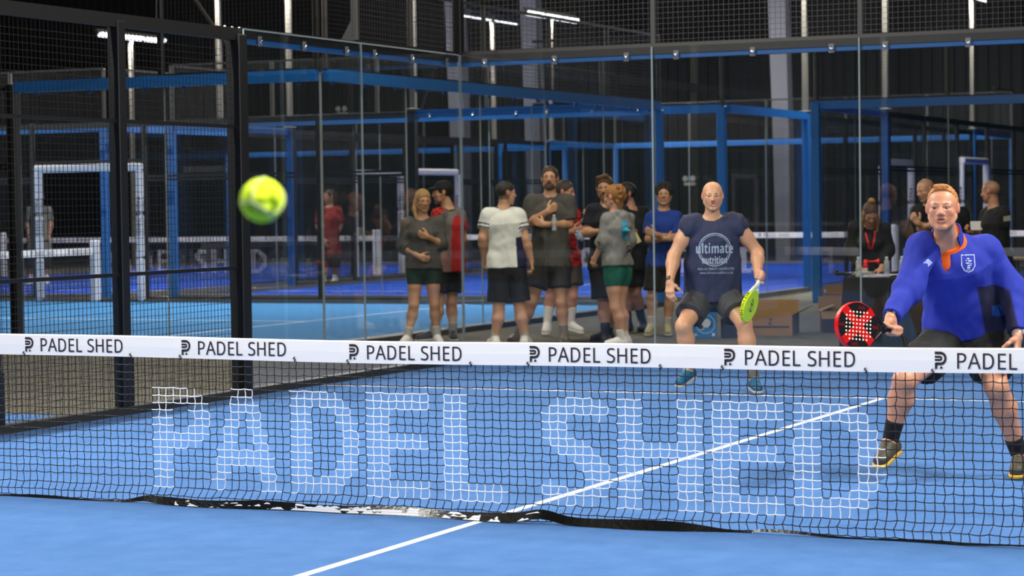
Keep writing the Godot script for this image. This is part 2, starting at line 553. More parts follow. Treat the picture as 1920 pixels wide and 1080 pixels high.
# ---------------------------------------------------------------- soft blended solids
class Field:
	var o: Vector3
	var h: float
	var k: float
	var nx: int
	var ny: int
	var nz: int
	var f := PackedFloat32Array()
	var neg := []
	func _init(lo: Vector3, hi: Vector3, cell: float, sharp: float) -> void:
		o = lo
		h = cell
		k = sharp
		nx = int((hi.x - lo.x) / cell) + 2
		ny = int((hi.y - lo.y) / cell) + 2
		nz = int((hi.z - lo.z) / cell) + 2
		f.resize(nx * ny * nz)
	func span(lo: Vector3, hi: Vector3) -> Array:
		var a := ((lo - o) / h).floor()
		var b := ((hi - o) / h).ceil()
		return [clampi(int(a.x), 0, nx), clampi(int(a.y), 0, ny), clampi(int(a.z), 0, nz), clampi(int(b.x) + 1, 0, nx), clampi(int(b.y) + 1, 0, ny), clampi(int(b.z) + 1, 0, nz)]
	# a tapered capsule, ws times as wide along w; each clip plane keeps its under side
	func cone(a: Vector3, b: Vector3, ra: float, rb: float, w := Vector3.ZERO, ws := 1.0, clips := []) -> void:
		var m := maxf(ra, rb) * maxf(1.0, ws) + 3.2 / k
		var e := Vector3.ONE * m
		var s := span(a.min(b) - e, a.max(b) + e)
		var ab := b - a
		var q0 := a
		var sq := 1.0 - 1.0 / ws
		ab -= w * (ab.dot(w) * sq)
		var inv := 1.0 / maxf(ab.length_squared(), 1e-9)
		var dr := rb - ra
		var has := ws != 1.0
		for z in range(s[2], s[5]):
			for y in range(s[1], s[4]):
				var at: int = (z * ny + y) * nx
				for x in range(s[0], s[3]):
					var p := Vector3(o.x + x * h, o.y + y * h, o.z + z * h)
					var q := p - q0
					if has:
						q -= w * (q.dot(w) * sq)
					var t := clampf(q.dot(ab) * inv, 0.0, 1.0)
					var d := (q - ab * t).length() - ra - dr * t
					for c in clips:
						d = maxf(d, c.distance_to(p))
					if d * k < 5.0:
						f[at + x] += exp(-k * maxf(d, -0.3))
	func ell(c: Vector3, r: Vector3, bs := Basis(), clips := [], minus := false) -> void:
		var m := maxf(r.x, maxf(r.y, r.z)) + 3.2 / k
		var e := Vector3.ONE * m
		var s := span(c - e, c + e)
		var bt := bs.transposed()
		var same := bs == Basis()
		for z in range(s[2], s[5]):
			for y in range(s[1], s[4]):
				var at: int = (z * ny + y) * nx
				for x in range(s[0], s[3]):
					var p := Vector3(o.x + x * h, o.y + y * h, o.z + z * h)
					var q := p - c
					if not same:
						q = bt * q
					var q1 := q / r
					var k0 := q1.length()
					var k1 := (q1 / r).length()
					var d := k0 * (k0 - 1.0) / maxf(k1, 1e-6)
					for cl in clips:
						d = maxf(d, cl.distance_to(p))
					if d * k < 5.0:
						if minus:
							var g := exp(-k * maxf(d, -0.2))
							f[at + x] /= 1.0 + g * g
						else:
							f[at + x] += exp(-k * maxf(d, -0.2))
	func clip(pl: Plane) -> void:
		for z in nz:
			for y in ny:
				var at := (z * ny + y) * nx
				for x in nx:
					var g := f[at + x]
					if g > 0.05:
						f[at + x] = minf(g, exp(-k * pl.distance_to(Vector3(o.x + x * h, o.y + y * h, o.z + z * h))))
	func value(p: Vector3) -> float:
		var q := (p - o) / h
		var x := int(q.x)
		var y := int(q.y)
		var z := int(q.z)
		if q.x < 0 or q.y < 0 or q.z < 0 or x >= nx - 1 or y >= ny - 1 or z >= nz - 1:
			return 0.0
		var fx := q.x - x
		var fy := q.y - y
		var fz := q.z - z
		var at := (z * ny + y) * nx + x
		var zz := ny * nx
		var a := lerpf(lerpf(log(f[at] + 1e-9), log(f[at + 1] + 1e-9), fx), lerpf(log(f[at + nx] + 1e-9), log(f[at + nx + 1] + 1e-9), fx), fy)
		var b := lerpf(lerpf(log(f[at + zz] + 1e-9), log(f[at + zz + 1] + 1e-9), fx), lerpf(log(f[at + zz + nx] + 1e-9), log(f[at + zz + nx + 1] + 1e-9), fx), fy)
		return lerpf(a, b, fz)
	# surface nets, added to mb (placed by t)
	func add_to(mb: MB, t := Transform3D()) -> int:
		var first := mb.v.size()
		var zz := ny * nx
		var id := PackedInt32Array()
		id.resize(f.size())
		var cells := PackedInt32Array()
		var lo := exp(-k * h * 1.8)
		var hi := exp(k * h * 1.8)
		var offs := [0, 1, nx, nx + 1, zz, zz + 1, zz + nx, zz + nx + 1]
		var edges := [[0, 1], [2, 3], [4, 5], [6, 7], [0, 2], [1, 3], [4, 6], [5, 7], [0, 4], [1, 5], [2, 6], [3, 7]]
		var val := PackedFloat32Array()
		val.resize(8)
		for z in nz - 1:
			for y in ny - 1:
				var row := (z * ny + y) * nx
				for x in nx - 1:
					var at := row + x
					var g := f[at]
					if g < lo or g > hi:
						continue
					var inside := 0
					for c in 8:
						var w := f[at + offs[c]]
						val[c] = w
						if w >= 1.0:
							inside += 1
					if inside == 0 or inside == 8:
						continue
					for c in 8:
						val[c] = log(val[c] + 1e-7)
					var p := Vector3.ZERO
					var m := 0
					for e in edges:
						var a := val[e[0]]
						var b := val[e[1]]
						if (a >= 0.0) != (b >= 0.0):
							var u := a / (a - b)
							var c0: int = e[0]
							var c1: int = e[1]
							p += Vector3(lerpf(c0 & 1, c1 & 1, u), lerpf((c0 >> 1) & 1, (c1 >> 1) & 1, u), lerpf(c0 >> 2, c1 >> 2, u))
							m += 1
					p /= m
					var gr := Vector3(val[1] + val[3] + val[5] + val[7] - val[0] - val[2] - val[4] - val[6], val[2] + val[3] + val[6] + val[7] - val[0] - val[1] - val[4] - val[5], val[4] + val[5] + val[6] + val[7] - val[0] - val[1] - val[2] - val[3])
					mb.v.append(t * (o + (Vector3(x, y, z) + p) * h))
					mb.n.append((t.basis * -gr).normalized())
					id[at] = mb.v.size()
					cells.append(at)
		for at in cells:
			var g := f[at] >= 1.0
			var d := id[at] - 1
			if at >= nx + zz and (f[at + 1] >= 1.0) != g:
				_quad(mb, d, id[at - nx] - 1, id[at - nx - zz] - 1, id[at - zz] - 1, g)
			if at >= 1 + zz and (f[at + nx] >= 1.0) != g:
				_quad(mb, d, id[at - zz] - 1, id[at - 1 - zz] - 1, id[at - 1] - 1, g)
			if at >= 1 + nx and (f[at + zz] >= 1.0) != g:
				_quad(mb, d, id[at - 1] - 1, id[at - 1 - nx] - 1, id[at - nx] - 1, g)
		return first
	func _quad(mb: MB, a: int, b: int, c: int, d: int, flip: bool) -> void:
		if a < 0 or b < 0 or c < 0 or d < 0:
			return
		if flip:
			mb.i.append_array([a, c, b, a, d, c])
		else:
			mb.i.append_array([a, b, c, a, c, d])

# cloth folds / hair strands: pushes vertices along their normals and bends the normals with them
func ruffle(mb: MB, first: int, amp: float, size: Vector3, seed_: int) -> void:
	var fn := FastNoiseLite.new()
	fn.seed = seed_
	fn.frequency = 1.0
	fn.fractal_octaves = 2
	var e := 0.02
	for q in range(first, mb.v.size()):
		var p := mb.v[q] / size
		var a := fn.get_noise_3dv(p)
		var g := Vector3(fn.get_noise_3dv(p + Vector3(e, 0, 0)) - a, fn.get_noise_3dv(p + Vector3(0, e, 0)) - a, fn.get_noise_3dv(p + Vector3(0, 0, e)) - a) / e / size
		var nn := mb.n[q]
		mb.v[q] += nn * a * amp
		g -= nn * g.dot(nn)
		mb.n[q] = (nn - g * amp).normalized()

# ---------------------------------------------------------------- court pieces
func wire_mesh(p: Vector3, dir: Vector3, len: float, h: float, step := 0.05, r := 0.0017) -> MB:
	var m := MB.new()
	var n := int(len / step)
	for q in range(1, n):
		m.bar(p + dir * (q * step), p + dir * (q * step) + Vector3.UP * h, r * 2, r * 2, dir)
	var side := dir.cross(Vector3.UP) * 0.004
	for q in range(1, int(h / step)):
		m.bar(p + side + Vector3.UP * (q * step), p + side + dir * len + Vector3.UP * (q * step), r * 2, r * 2)
	return m

# framed mesh panels of width w from p along dir, at height y0 to y1
func mesh_panels(o: Node3D, p: Vector3, dir: Vector3, count: int, w: float, y0: float, y1: float, rail: float, m0: Material, wire: Material) -> void:
	for q in count:
		var a := p + dir * (w * q) + Vector3.UP * y0
		part("mesh_panel", wire_mesh(a, dir, w, y1 - y0), wire, o)
	var m := MB.new()
	var e := dir * (w * count)
	for y in [y0, y1]:
		m.bar(p + Vector3.UP * y, p + e + Vector3.UP * y, rail, rail)
	part("mesh_frame", m, m0, o)

func post(o: Node3D, p: Vector3, y0: float, y1: float, w: float, d: float, m0: Material, dir := Vector3.RIGHT) -> void:
	var m := MB.new()
	m.cbox(p + Vector3.UP * (y0 + y1) * 0.5, Vector3(w, y1 - y0, d), 0.006, Basis(dir, Vector3.UP, dir.cross(Vector3.UP)))
	part("post", m, m0, o)

# panes from p along dir; out is the side of the steel frame
func glass_wall(o: Node3D, p: Vector3, dir: Vector3, out: Vector3, count: int, solid: bool, beam: Material, kerb: Material, clips := []) -> void:
	var w := 2.0
	for q in count:
		var a := p + dir * (w * q + 0.004) + Vector3.UP * 0.06
		var b := a + dir * (w - 0.008)
		var u := Vector3.UP * 2.935
		var m := MB.new()
		m.quad(a, b, b + u, a + u)
		if solid:
			m.quad(b + out * 0.012, a + out * 0.012, a + u + out * 0.012, b + u + out * 0.012)
		var g := part("glass_pane", m, M.glass, o)
		m = MB.new()
		var t := out * 0.012
		for s in [[a, a + u], [b, b + u], [a + u, b + u]]:
			m.bar(s[0] + t * 0.5, s[1] + t * 0.5, 0.012, 0.007, dir)
		part("pane_edge", m, M.edge, g)
	var l := dir * (w * count)
	var m := MB.new()
	var by := 2.935 if solid else 2.965
	m.bar(p + out * 0.072 + Vector3.UP * by, p + l + out * 0.072 + Vector3.UP * by, 0.08, 0.10 if solid else 0.125)
	part("top_beam", m, beam, o)
	m = MB.new()
	m.bar(p + out * 0.04 + Vector3.UP * 0.024, p + l + out * 0.04 + Vector3.UP * 0.024, 0.12, 0.07)
	part("kerb", m, kerb, o)
	for c in clips:
		var k: Vector3 = p + dir * c + Vector3.UP * 2.905
		var n := -out
		m = MB.new()
		var bs := Basis(dir, Vector3.UP, dir.cross(Vector3.UP))
		m.cbox(k - n * 0.012 + Vector3.UP * 0.005, Vector3(0.055, 0.085, 0.012), 0.004, bs)
		var pl := part("clip_plate", m, M.blue if beam == M.blue and not solid else M.steel, o)
		m = MB.new()
		var tr := Transform3D(Basis(dir, n, dir.cross(n)), k + n * 0.002)
		m.lathe(PackedVector2Array([Vector2(0.021, 0), Vector2(0.020, 0.006), Vector2(0.012, 0.012), Vector2(0, 0.013)]), 10, tr)
		part("stud", m, M.stud, pl)

func line_box(o: Node3D, a: Vector3, b: Vector3) -> void:
	var m := MB.new()
	m.bar(a, b, 0.05, 0.002)
	part("court_line", m, M.line, o)

# white padded frame round a gate opening; p is its middle on the ground
func gate(p: Vector3, dir: Vector3, w: float, label: String) -> void:
	var o := thing("gate_frame", label, "gate frame", p, "white padded gate frames by the net posts")
	for s in [-1.0, 1.0]:
		var m := MB.new()
		for q in 3:
			m.cbox(dir * (s * w * 0.5) + Vector3.UP * (0.38 + q * 0.73), Vector3(0.13, 0.72, 0.13), 0.03)
		var u := part("upright_pad", m, M.pad, o)
		var g := glyphs("PADEL SHED", 700)
		for f in [Vector3.BACK, Vector3.LEFT, Vector3.RIGHT]:
			var bs := Basis(Vector3.DOWN, f.cross(Vector3.DOWN), f)
			put_name(u, Transform3D(bs, dir * (s * w * 0.5) + f * 0.067 + Vector3.UP * 1.75 - bs.y * 0.037), 0.085 * g[1], 0.075, M.ink, 700)
	var m := MB.new()
	m.cbox(Vector3.UP * 2.25, (dir * w + Vector3(0.13, 0.13, 0.13)).abs(), 0.03)
	part("lintel_pad", m, M.pad, o)

# a net from a along dir; simple nets carry plain cords
func far_net(a: Vector3, dir: Vector3, face: Vector3, label: String, both: bool) -> void:
	var o := thing("padel_net", label, "net", a, "nets on the courts behind")
	var m := MB.new()
	m.cbox(dir * 5 + Vector3.UP * 0.85, (dir * 10 + Vector3(0.02, 0.11, 0.02)).abs(), 0.004)
	var t := part("net_tape", m, M.tape, o)
	m = MB.new()
	var g := glyphs("PADEL SHED", 400)
	var mk := mark()
	for s in ([1.0, -1.0] if both else [1.0]):
		var f: Vector3 = face * s
		var x := Vector3.UP.cross(f)
		for q in 10:
			var c: Vector3 = dir * (0.5 + q) + f * 0.013 + Vector3.UP * 0.815
			m = MB.new()
			m.flat(mapped(mk, 0.078, 0.078), Transform3D(Basis(x, Vector3.UP, f), c - x * 0.33))
			part("tape_mark", m, M.ink, t)
			put_name(t, Transform3D(Basis(x, Vector3.UP, f), c - x * 0.22), 0.53, 0.072, M.ink)
	m = MB.new()
	for q in range(1, 200):
		m.bar(dir * (q * 0.05) + Vector3.UP * 0.02, dir * (q * 0.05) + Vector3.UP * 0.8, 0.005, 0.005, dir)
	for q in range(0, 17):
		m.bar(Vector3.UP * (0.02 + q * 0.048), dir * 10 + Vector3.UP * (0.02 + q * 0.048), 0.005, 0.005)
	part("net_cords", m, M.cord, o).set_meta("kind", "stuff")
	m = MB.new()
	var gb := glyphs("PADEL SHED", 700)
	var x2 := Vector3.UP.cross(face)
	var pts: PackedVector2Array = gb[0]
	# the white cords spell the name: short cord bars inside the letters
	for r in 12:
		for q in 92:
			var u := Vector2((q + 0.5) / 92.0 * gb[1], (r + 0.5) / 12.0)
			for e in range(0, pts.size(), 3):
				if Geometry2D.point_is_inside_triangle(u, pts[e], pts[e + 1], pts[e + 2]):
					var c: Vector3 = dir * 5 + x2 * ((u.x / gb[1] - 0.5) * 4.4) + Vector3.UP * (0.1 + u.y * 0.52) + face * 0.004
					m.bar(c - x2 * 0.024, c + x2 * 0.024, 0.009, 0.009)
					m.bar(c - Vector3.UP * 0.022, c + Vector3.UP * 0.022, 0.009, 0.009, dir)
					break
	part("white_cords", m, M.cord_white, o).set_meta("kind", "stuff")
	for e in [0.06, 9.94]:
		m = MB.new()
		m.cbox(dir * e + Vector3.UP * 0.52, Vector3(0.15, 1.04, 0.15), 0.03)
		part("net_post", m, M.pad, o)

func playing_court() -> void:
	var m := MB.new()
	m.box(Vector3(0, -0.006, 1), Vector3(10.0, 0.012, 22))
	var f := struct("floor", m, M.turf, "sky blue sanded artificial turf of the near court")
	line_box(f, Vector3(-4.95, 0, -7.13), Vector3(5, 0, -7.13))
	line_box(f, Vector3(0, 0, -7.13), Vector3(0, 0, 7.13))
	line_box(f, Vector3(-5, 0, 7.13), Vector3(5, 0, 7.13))
	m = MB.new()
	m.box(Vector3(-8, -0.0065, 1.5), Vector3(5.8, 0.011, 11.1))
	struct("floor", m, M.turf, "blue turf apron outside the left fence")
	# back wall
	var o := thing("back_glass_wall", "long glass back wall behind the two players with mesh on top", "glass wall", Vector3(-5, 0, -10))
	glass_wall(o, Vector3.ZERO, Vector3.RIGHT, Vector3.FORWARD, 5, true, M.blue, M.kerb, [0.26, 1.0, 1.74, 2.24, 2.99, 3.74, 4.24, 4.99, 5.74, 6.24, 6.99, 7.74, 8.24, 9.0, 9.74])
	m = MB.new()
	m.bar(Vector3(0, 2.968, -0.024), Vector3(10, 2.968, -0.024), 0.012, 0.086)
	part("mesh_rail", m, M.wire, o)
	mesh_panels(o, Vector3(0, 0, -0.05), Vector3.RIGHT, 5, 2.0, 3.01, 4.0, 0.035, M.wire, M.wire)
	post(o, Vector3(-0.03, 0, -0.03), 3.0, 4.0, 0.09, 0.09, M.black)
	for q in [2.0, 4.0, 6.0, 8.0, 10.0]:
		post(o, Vector3(q, 0, -0.06), 3.02, 4.0, 0.05, 0.05, M.wire)
	# left wall: two panes, then mesh
	o = thing("left_glass_wall", "short glass side wall left of the corner, two panes", "glass wall", Vector3(-5, 0, -10))
	glass_wall(o, Vector3.ZERO, Vector3.BACK, Vector3.LEFT, 2, true, M.blue, M.kerb, [0.26, 0.99, 1.73, 2.25, 3.0, 3.73])
	m = MB.new()
	m.bar(Vector3(-0.024, 2.968, 0), Vector3(-0.024, 2.968, 4), 0.012, 0.086)
	part("mesh_rail", m, M.black, o)
	mesh_panels(o, Vector3(-0.05, 0, 0), Vector3.BACK, 1, 2.0, 3.01, 4.0, 0.035, M.black, M.wire)
	m = MB.new()
	m.prism(PackedVector2Array([Vector2(0, 0), Vector2(0.16, 0), Vector2(0.05, 0.18), Vector2(0.05, 0.9), Vector2(0, 0.9)]), -0.01, 0.01, Transform3D(Basis(Vector3.LEFT, Vector3.UP, Vector3.FORWARD), Vector3(-0.05, 3.02, 2.0)))
	part("stay_bracket", m, M.wire, o)
	post(o, Vector3(-0.05, 0, 2.0), 3.02, 4.0, 0.05, 0.05, M.wire)
	o = thing("side_fence", "black wire mesh side fence left of the net with two thick posts", "fence", Vector3(-5, 0, -6))
	for q in [[0.02, 0.13], [1.72, 0.10], [3.32, 0.12], [4.92, 0.10], [6.52, 0.10]]:
		post(o, Vector3(-0.06, 0, q[0]), -0.012, 2.95, q[1], q[1], M.black, Vector3.BACK)
	for q in [1.75, 3.32]:
		m = MB.new()
		m.cbox(Vector3(-0.06, 0.24, q - 0.09), Vector3(0.08, 0.40, 0.09), 0.02)
		part("foot_cover", m, M.black, o)
	for y in [1.05, 2.2]:
		m = MB.new()
		m.bar(Vector3(-0.05, y, 0), Vector3(-0.05, y, 6.5), 0.03, 0.03)
		part("rail", m, M.black, o)
	m = MB.new()
	m.bar(Vector3(-0.05, 2.95, -0.02), Vector3(-0.05, 2.95, 6.6), 0.06, 0.10)
	var tr := part("top_rail", m, M.black, o)
	for q in 8:
		m = MB.new()
		m.lathe(PackedVector2Array([Vector2(0.012, 0), Vector2(0.012, 0.012), Vector2(0, 0.014)]), 6, Transform3D(Basis(), Vector3(-0.05, 3.0, -0.45 + q * 0.11)))
		part("bolt", m, M.stud, tr)
	m = MB.new()
	m.bar(Vector3(-0.04, 0.024, 0), Vector3(-0.04, 0.024, 6.6), 0.12, 0.07)
	part("kerb", m, M.kerb, o)
	var w := [0.09, 1.66, 1.78, 3.25, 3.39, 4.86, 4.98, 6.46]
	for q in 4:
		for y in [[0.07, 1.03], [1.07, 2.18], [2.22, 2.9]]:
			part("mesh_panel", wire_mesh(Vector3(-0.05, y[0], w[q * 2]), Vector3.BACK, w[q * 2 + 1] - w[q * 2], y[1] - y[0]), M.dark_wire, o)
	near_net()

func net_z(x: float, y: float) -> float:
	# the slack foot of the net drifts towards the camera
	var t := clampf((0.12 - y) / 0.12, 0.0, 1.0)
	return t * t * (0.05 + 0.025 * sin(x * 3.1) + 0.015 * sin(x * 7.7 + 1.0))

func near_net() -> void:
	var o := thing("padel_net", "near net across the picture with white lettered tape", "net", Vector3(0, 0, 0))
	var top := func(x: float) -> float: return 0.866 + 0.0012 * x * x + 0.003 * sin(x * 2.3)
	# tape: a folded band with a slight bow
	var m := MB.new()
	var n := 200
	var prof := [Vector2(-0.007, 0.0), Vector2(-0.009, -0.05), Vector2(-0.006, -0.108), Vector2(0.005, -0.110), Vector2(0.009, -0.055), Vector2(0.007, -0.004), Vector2(0.0, 0.002)]
	for q in n:
		var x0 := -5.0 + 10.0 * q / n
		var x1 := -5.0 + 10.0 * (q + 1) / n
		for e in prof.size():
			var a: Vector2 = prof[e]
			var b: Vector2 = prof[(e + 1) % prof.size()]
			m.quad(Vector3(x0, top.call(x0) + a.y, a.x), Vector3(x1, top.call(x1) + a.y, a.x), Vector3(x1, top.call(x1) + b.y, b.x), Vector3(x0, top.call(x0) + b.y, b.x))
	var t := part("net_tape", m, M.tape, o)
	var g := glyphs("PADEL SHED", 400)
	var mk := mark()
	for q in range(-5, 5):
		var x := 0.275 + q * 0.993
		m = MB.new()
		var y: float = top.call(x)
		m.flat(mapped(mk, 0.072, 0.078), Transform3D(Basis(), Vector3(x - 0.026, y - 0.092, 0.0115)))
		part("tape_mark", m, M.ink, t)
		put_name(t, Transform3D(Basis(), Vector3(x + 0.075, y - 0.089, 0.0115)), 0.525, 0.070, M.ink)
		for e in [-0.035, 0.65]:
			m = MB.new()
			m.tube(PackedVector3Array([Vector3(x + e, y - 0.092, 0.011), Vector3(x + e - 0.006, y - 0.098, 0.014), Vector3(x + e + 0.004, y - 0.106, 0.013), Vector3(x + e - 0.003, y - 0.116, 0.006)]), 0.0035, 5)
			part("lacing", m, M.cord, t)
	# letters woven into the net
	var ltr := []
	var bx := [[-1.923, -1.578], [-1.585, -1.163], [-1.091, -0.704], [-0.653, -0.294], [-0.235, 0.108], [0.299, 0.669], [0.71, 1.112], [1.167, 1.524], [1.57, 1.992]]
	var word := "PADELSHED"
	for q in 9:
		var gl := glyphs(word[q], 700)
		ltr.append([mapped(gl[0], (bx[q][1] - bx[q][0]) / gl[1], 0.53, Vector2(bx[q][0], 0.085)), bx[q][0], bx[q][1]])
	var white := func(x: float, y: float) -> bool:
		if y < 0.08 or y > 0.62 or x < -1.93 or x > 2.0:
			return false
		for l in ltr:
			if x >= l[1] and x <= l[2]:
				var pt: PackedVector2Array = l[0]
				for e in range(0, pt.size(), 3):
					if Geometry2D.point_is_inside_triangle(Vector2(x, y), pt[e], pt[e + 1], pt[e + 2]):
						return true
		return false
	var rng := RandomNumberGenerator.new()
	rng.seed = 5
	var st := 0.0438
	var nx := 228
	var ny := 19
	var kn := []
	for c in nx + 1:
		var col := []
		for r in ny + 1:
			var x := -5.0 + c * st
			var y := 0.02 + r * (0.742 / ny)
			if r > 0 and r < ny:
				x += rng.randf_range(-0.003, 0.003) + (0.002 if (c + r) % 2 else -0.002) - maxf(0.0, 0.1 - y) * 0.25
				y += rng.randf_range(-0.0025, 0.0025) + (0.003 if c % 2 else -0.003) * 0.5
			if r == ny:
				y = top.call(x) - 0.105
			if r <= 2:
				y = [0.012, 0.046, 0.086][r] + rng.randf_range(-0.004, 0.004)
			col.append(Vector3(x, y, net_z(x, y)))
		kn.append(col)
	var dark := MB.new()
	var pale := MB.new()
	for c in nx + 1:
		for r in ny + 1:
			var p: Vector3 = kn[c][r]
			for e in 2:
				if (e == 0 and c == nx) or (e == 1 and r == ny):
					continue
				var s: Vector3 = kn[c + 1][r] if e == 0 else kn[c][r + 1]
				var mid := (p + s) * 0.5
				var wh: bool = white.call(mid.x, mid.y)
				var bend := Vector3(0, -0.0022, 0) if e == 0 else Vector3(0.002, 0, 0)
				(pale if wh else dark).tube(PackedVector3Array([p, mid + bend, s]), 0.0026 if wh else 0.0024, 4, false)
	part("net_cords", dark, M.cord, o).set_meta("kind", "stuff")
	part("white_cords", pale, M.cord_white, o).set_meta("kind", "stuff")
	# the loose plastic band along the foot
	m = MB.new()
	n = 240
	var row := []
	for q in n + 1:
		var x := -5.0 + 10.0 * q / n
		var wide := smoothstep(-2.15, -1.75, x) * (1.0 - smoothstep(1.0, 1.35, x))
		var hh := 0.012 + 0.030 * wide + 0.004 * sin(x * 9.0)
		var lift := 0.028 * exp(-pow((x - 0.33) / 0.10, 2)) + 0.012 * exp(-pow((x + 1.95) / 0.08, 2)) + (0.010 * maxf(0.0, sin(x * 5.3)) if x > 1.4 else 0.0)
		var zz := net_z(x, 0.01) + 0.012
		var tilt := 0.5 + 0.35 * sin(x * 1.9 + 0.6)
		row.append([Vector3(x, lift + 0.001, zz + hh * tilt), Vector3(x, lift + hh, zz), Vector3(x, lift + hh * 0.9, zz - 0.006), Vector3(x, lift + 0.001, zz + hh * tilt - 0.006)])
	for q in n:
		for e in 4:
			m.quad(row[q][e], row[q + 1][e], row[q + 1][(e + 1) % 4], row[q][(e + 1) % 4])
	part("foot_band", m, M.band, o)
	# white strips painting the lamp shine onto the black band
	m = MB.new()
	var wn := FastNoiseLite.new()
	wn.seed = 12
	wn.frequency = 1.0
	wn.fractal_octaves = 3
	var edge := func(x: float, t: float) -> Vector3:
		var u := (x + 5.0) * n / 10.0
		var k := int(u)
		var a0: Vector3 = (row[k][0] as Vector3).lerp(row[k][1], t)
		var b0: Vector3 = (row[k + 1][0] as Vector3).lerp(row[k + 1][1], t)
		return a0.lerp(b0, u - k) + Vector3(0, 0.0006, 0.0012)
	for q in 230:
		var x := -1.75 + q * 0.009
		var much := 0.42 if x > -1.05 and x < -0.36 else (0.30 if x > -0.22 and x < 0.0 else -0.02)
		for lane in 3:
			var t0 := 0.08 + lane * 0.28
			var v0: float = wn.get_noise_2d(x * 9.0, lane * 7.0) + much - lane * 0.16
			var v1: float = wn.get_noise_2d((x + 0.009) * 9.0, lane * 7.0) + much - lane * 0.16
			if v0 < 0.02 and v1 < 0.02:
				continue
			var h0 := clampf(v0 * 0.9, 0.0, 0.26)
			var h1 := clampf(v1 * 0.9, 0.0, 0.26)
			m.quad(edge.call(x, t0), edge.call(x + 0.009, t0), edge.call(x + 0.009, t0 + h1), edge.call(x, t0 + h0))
	part("painted_shine", m, M.white, o).set_meta("kind", "stuff")
	for e in [-5.02, 5.02]:
		m = MB.new()
		m.cbox(Vector3(e, 0.5, 0), Vector3(0.1, 1.0, 0.1), 0.02)
		part("net_post", m, M.black, o)

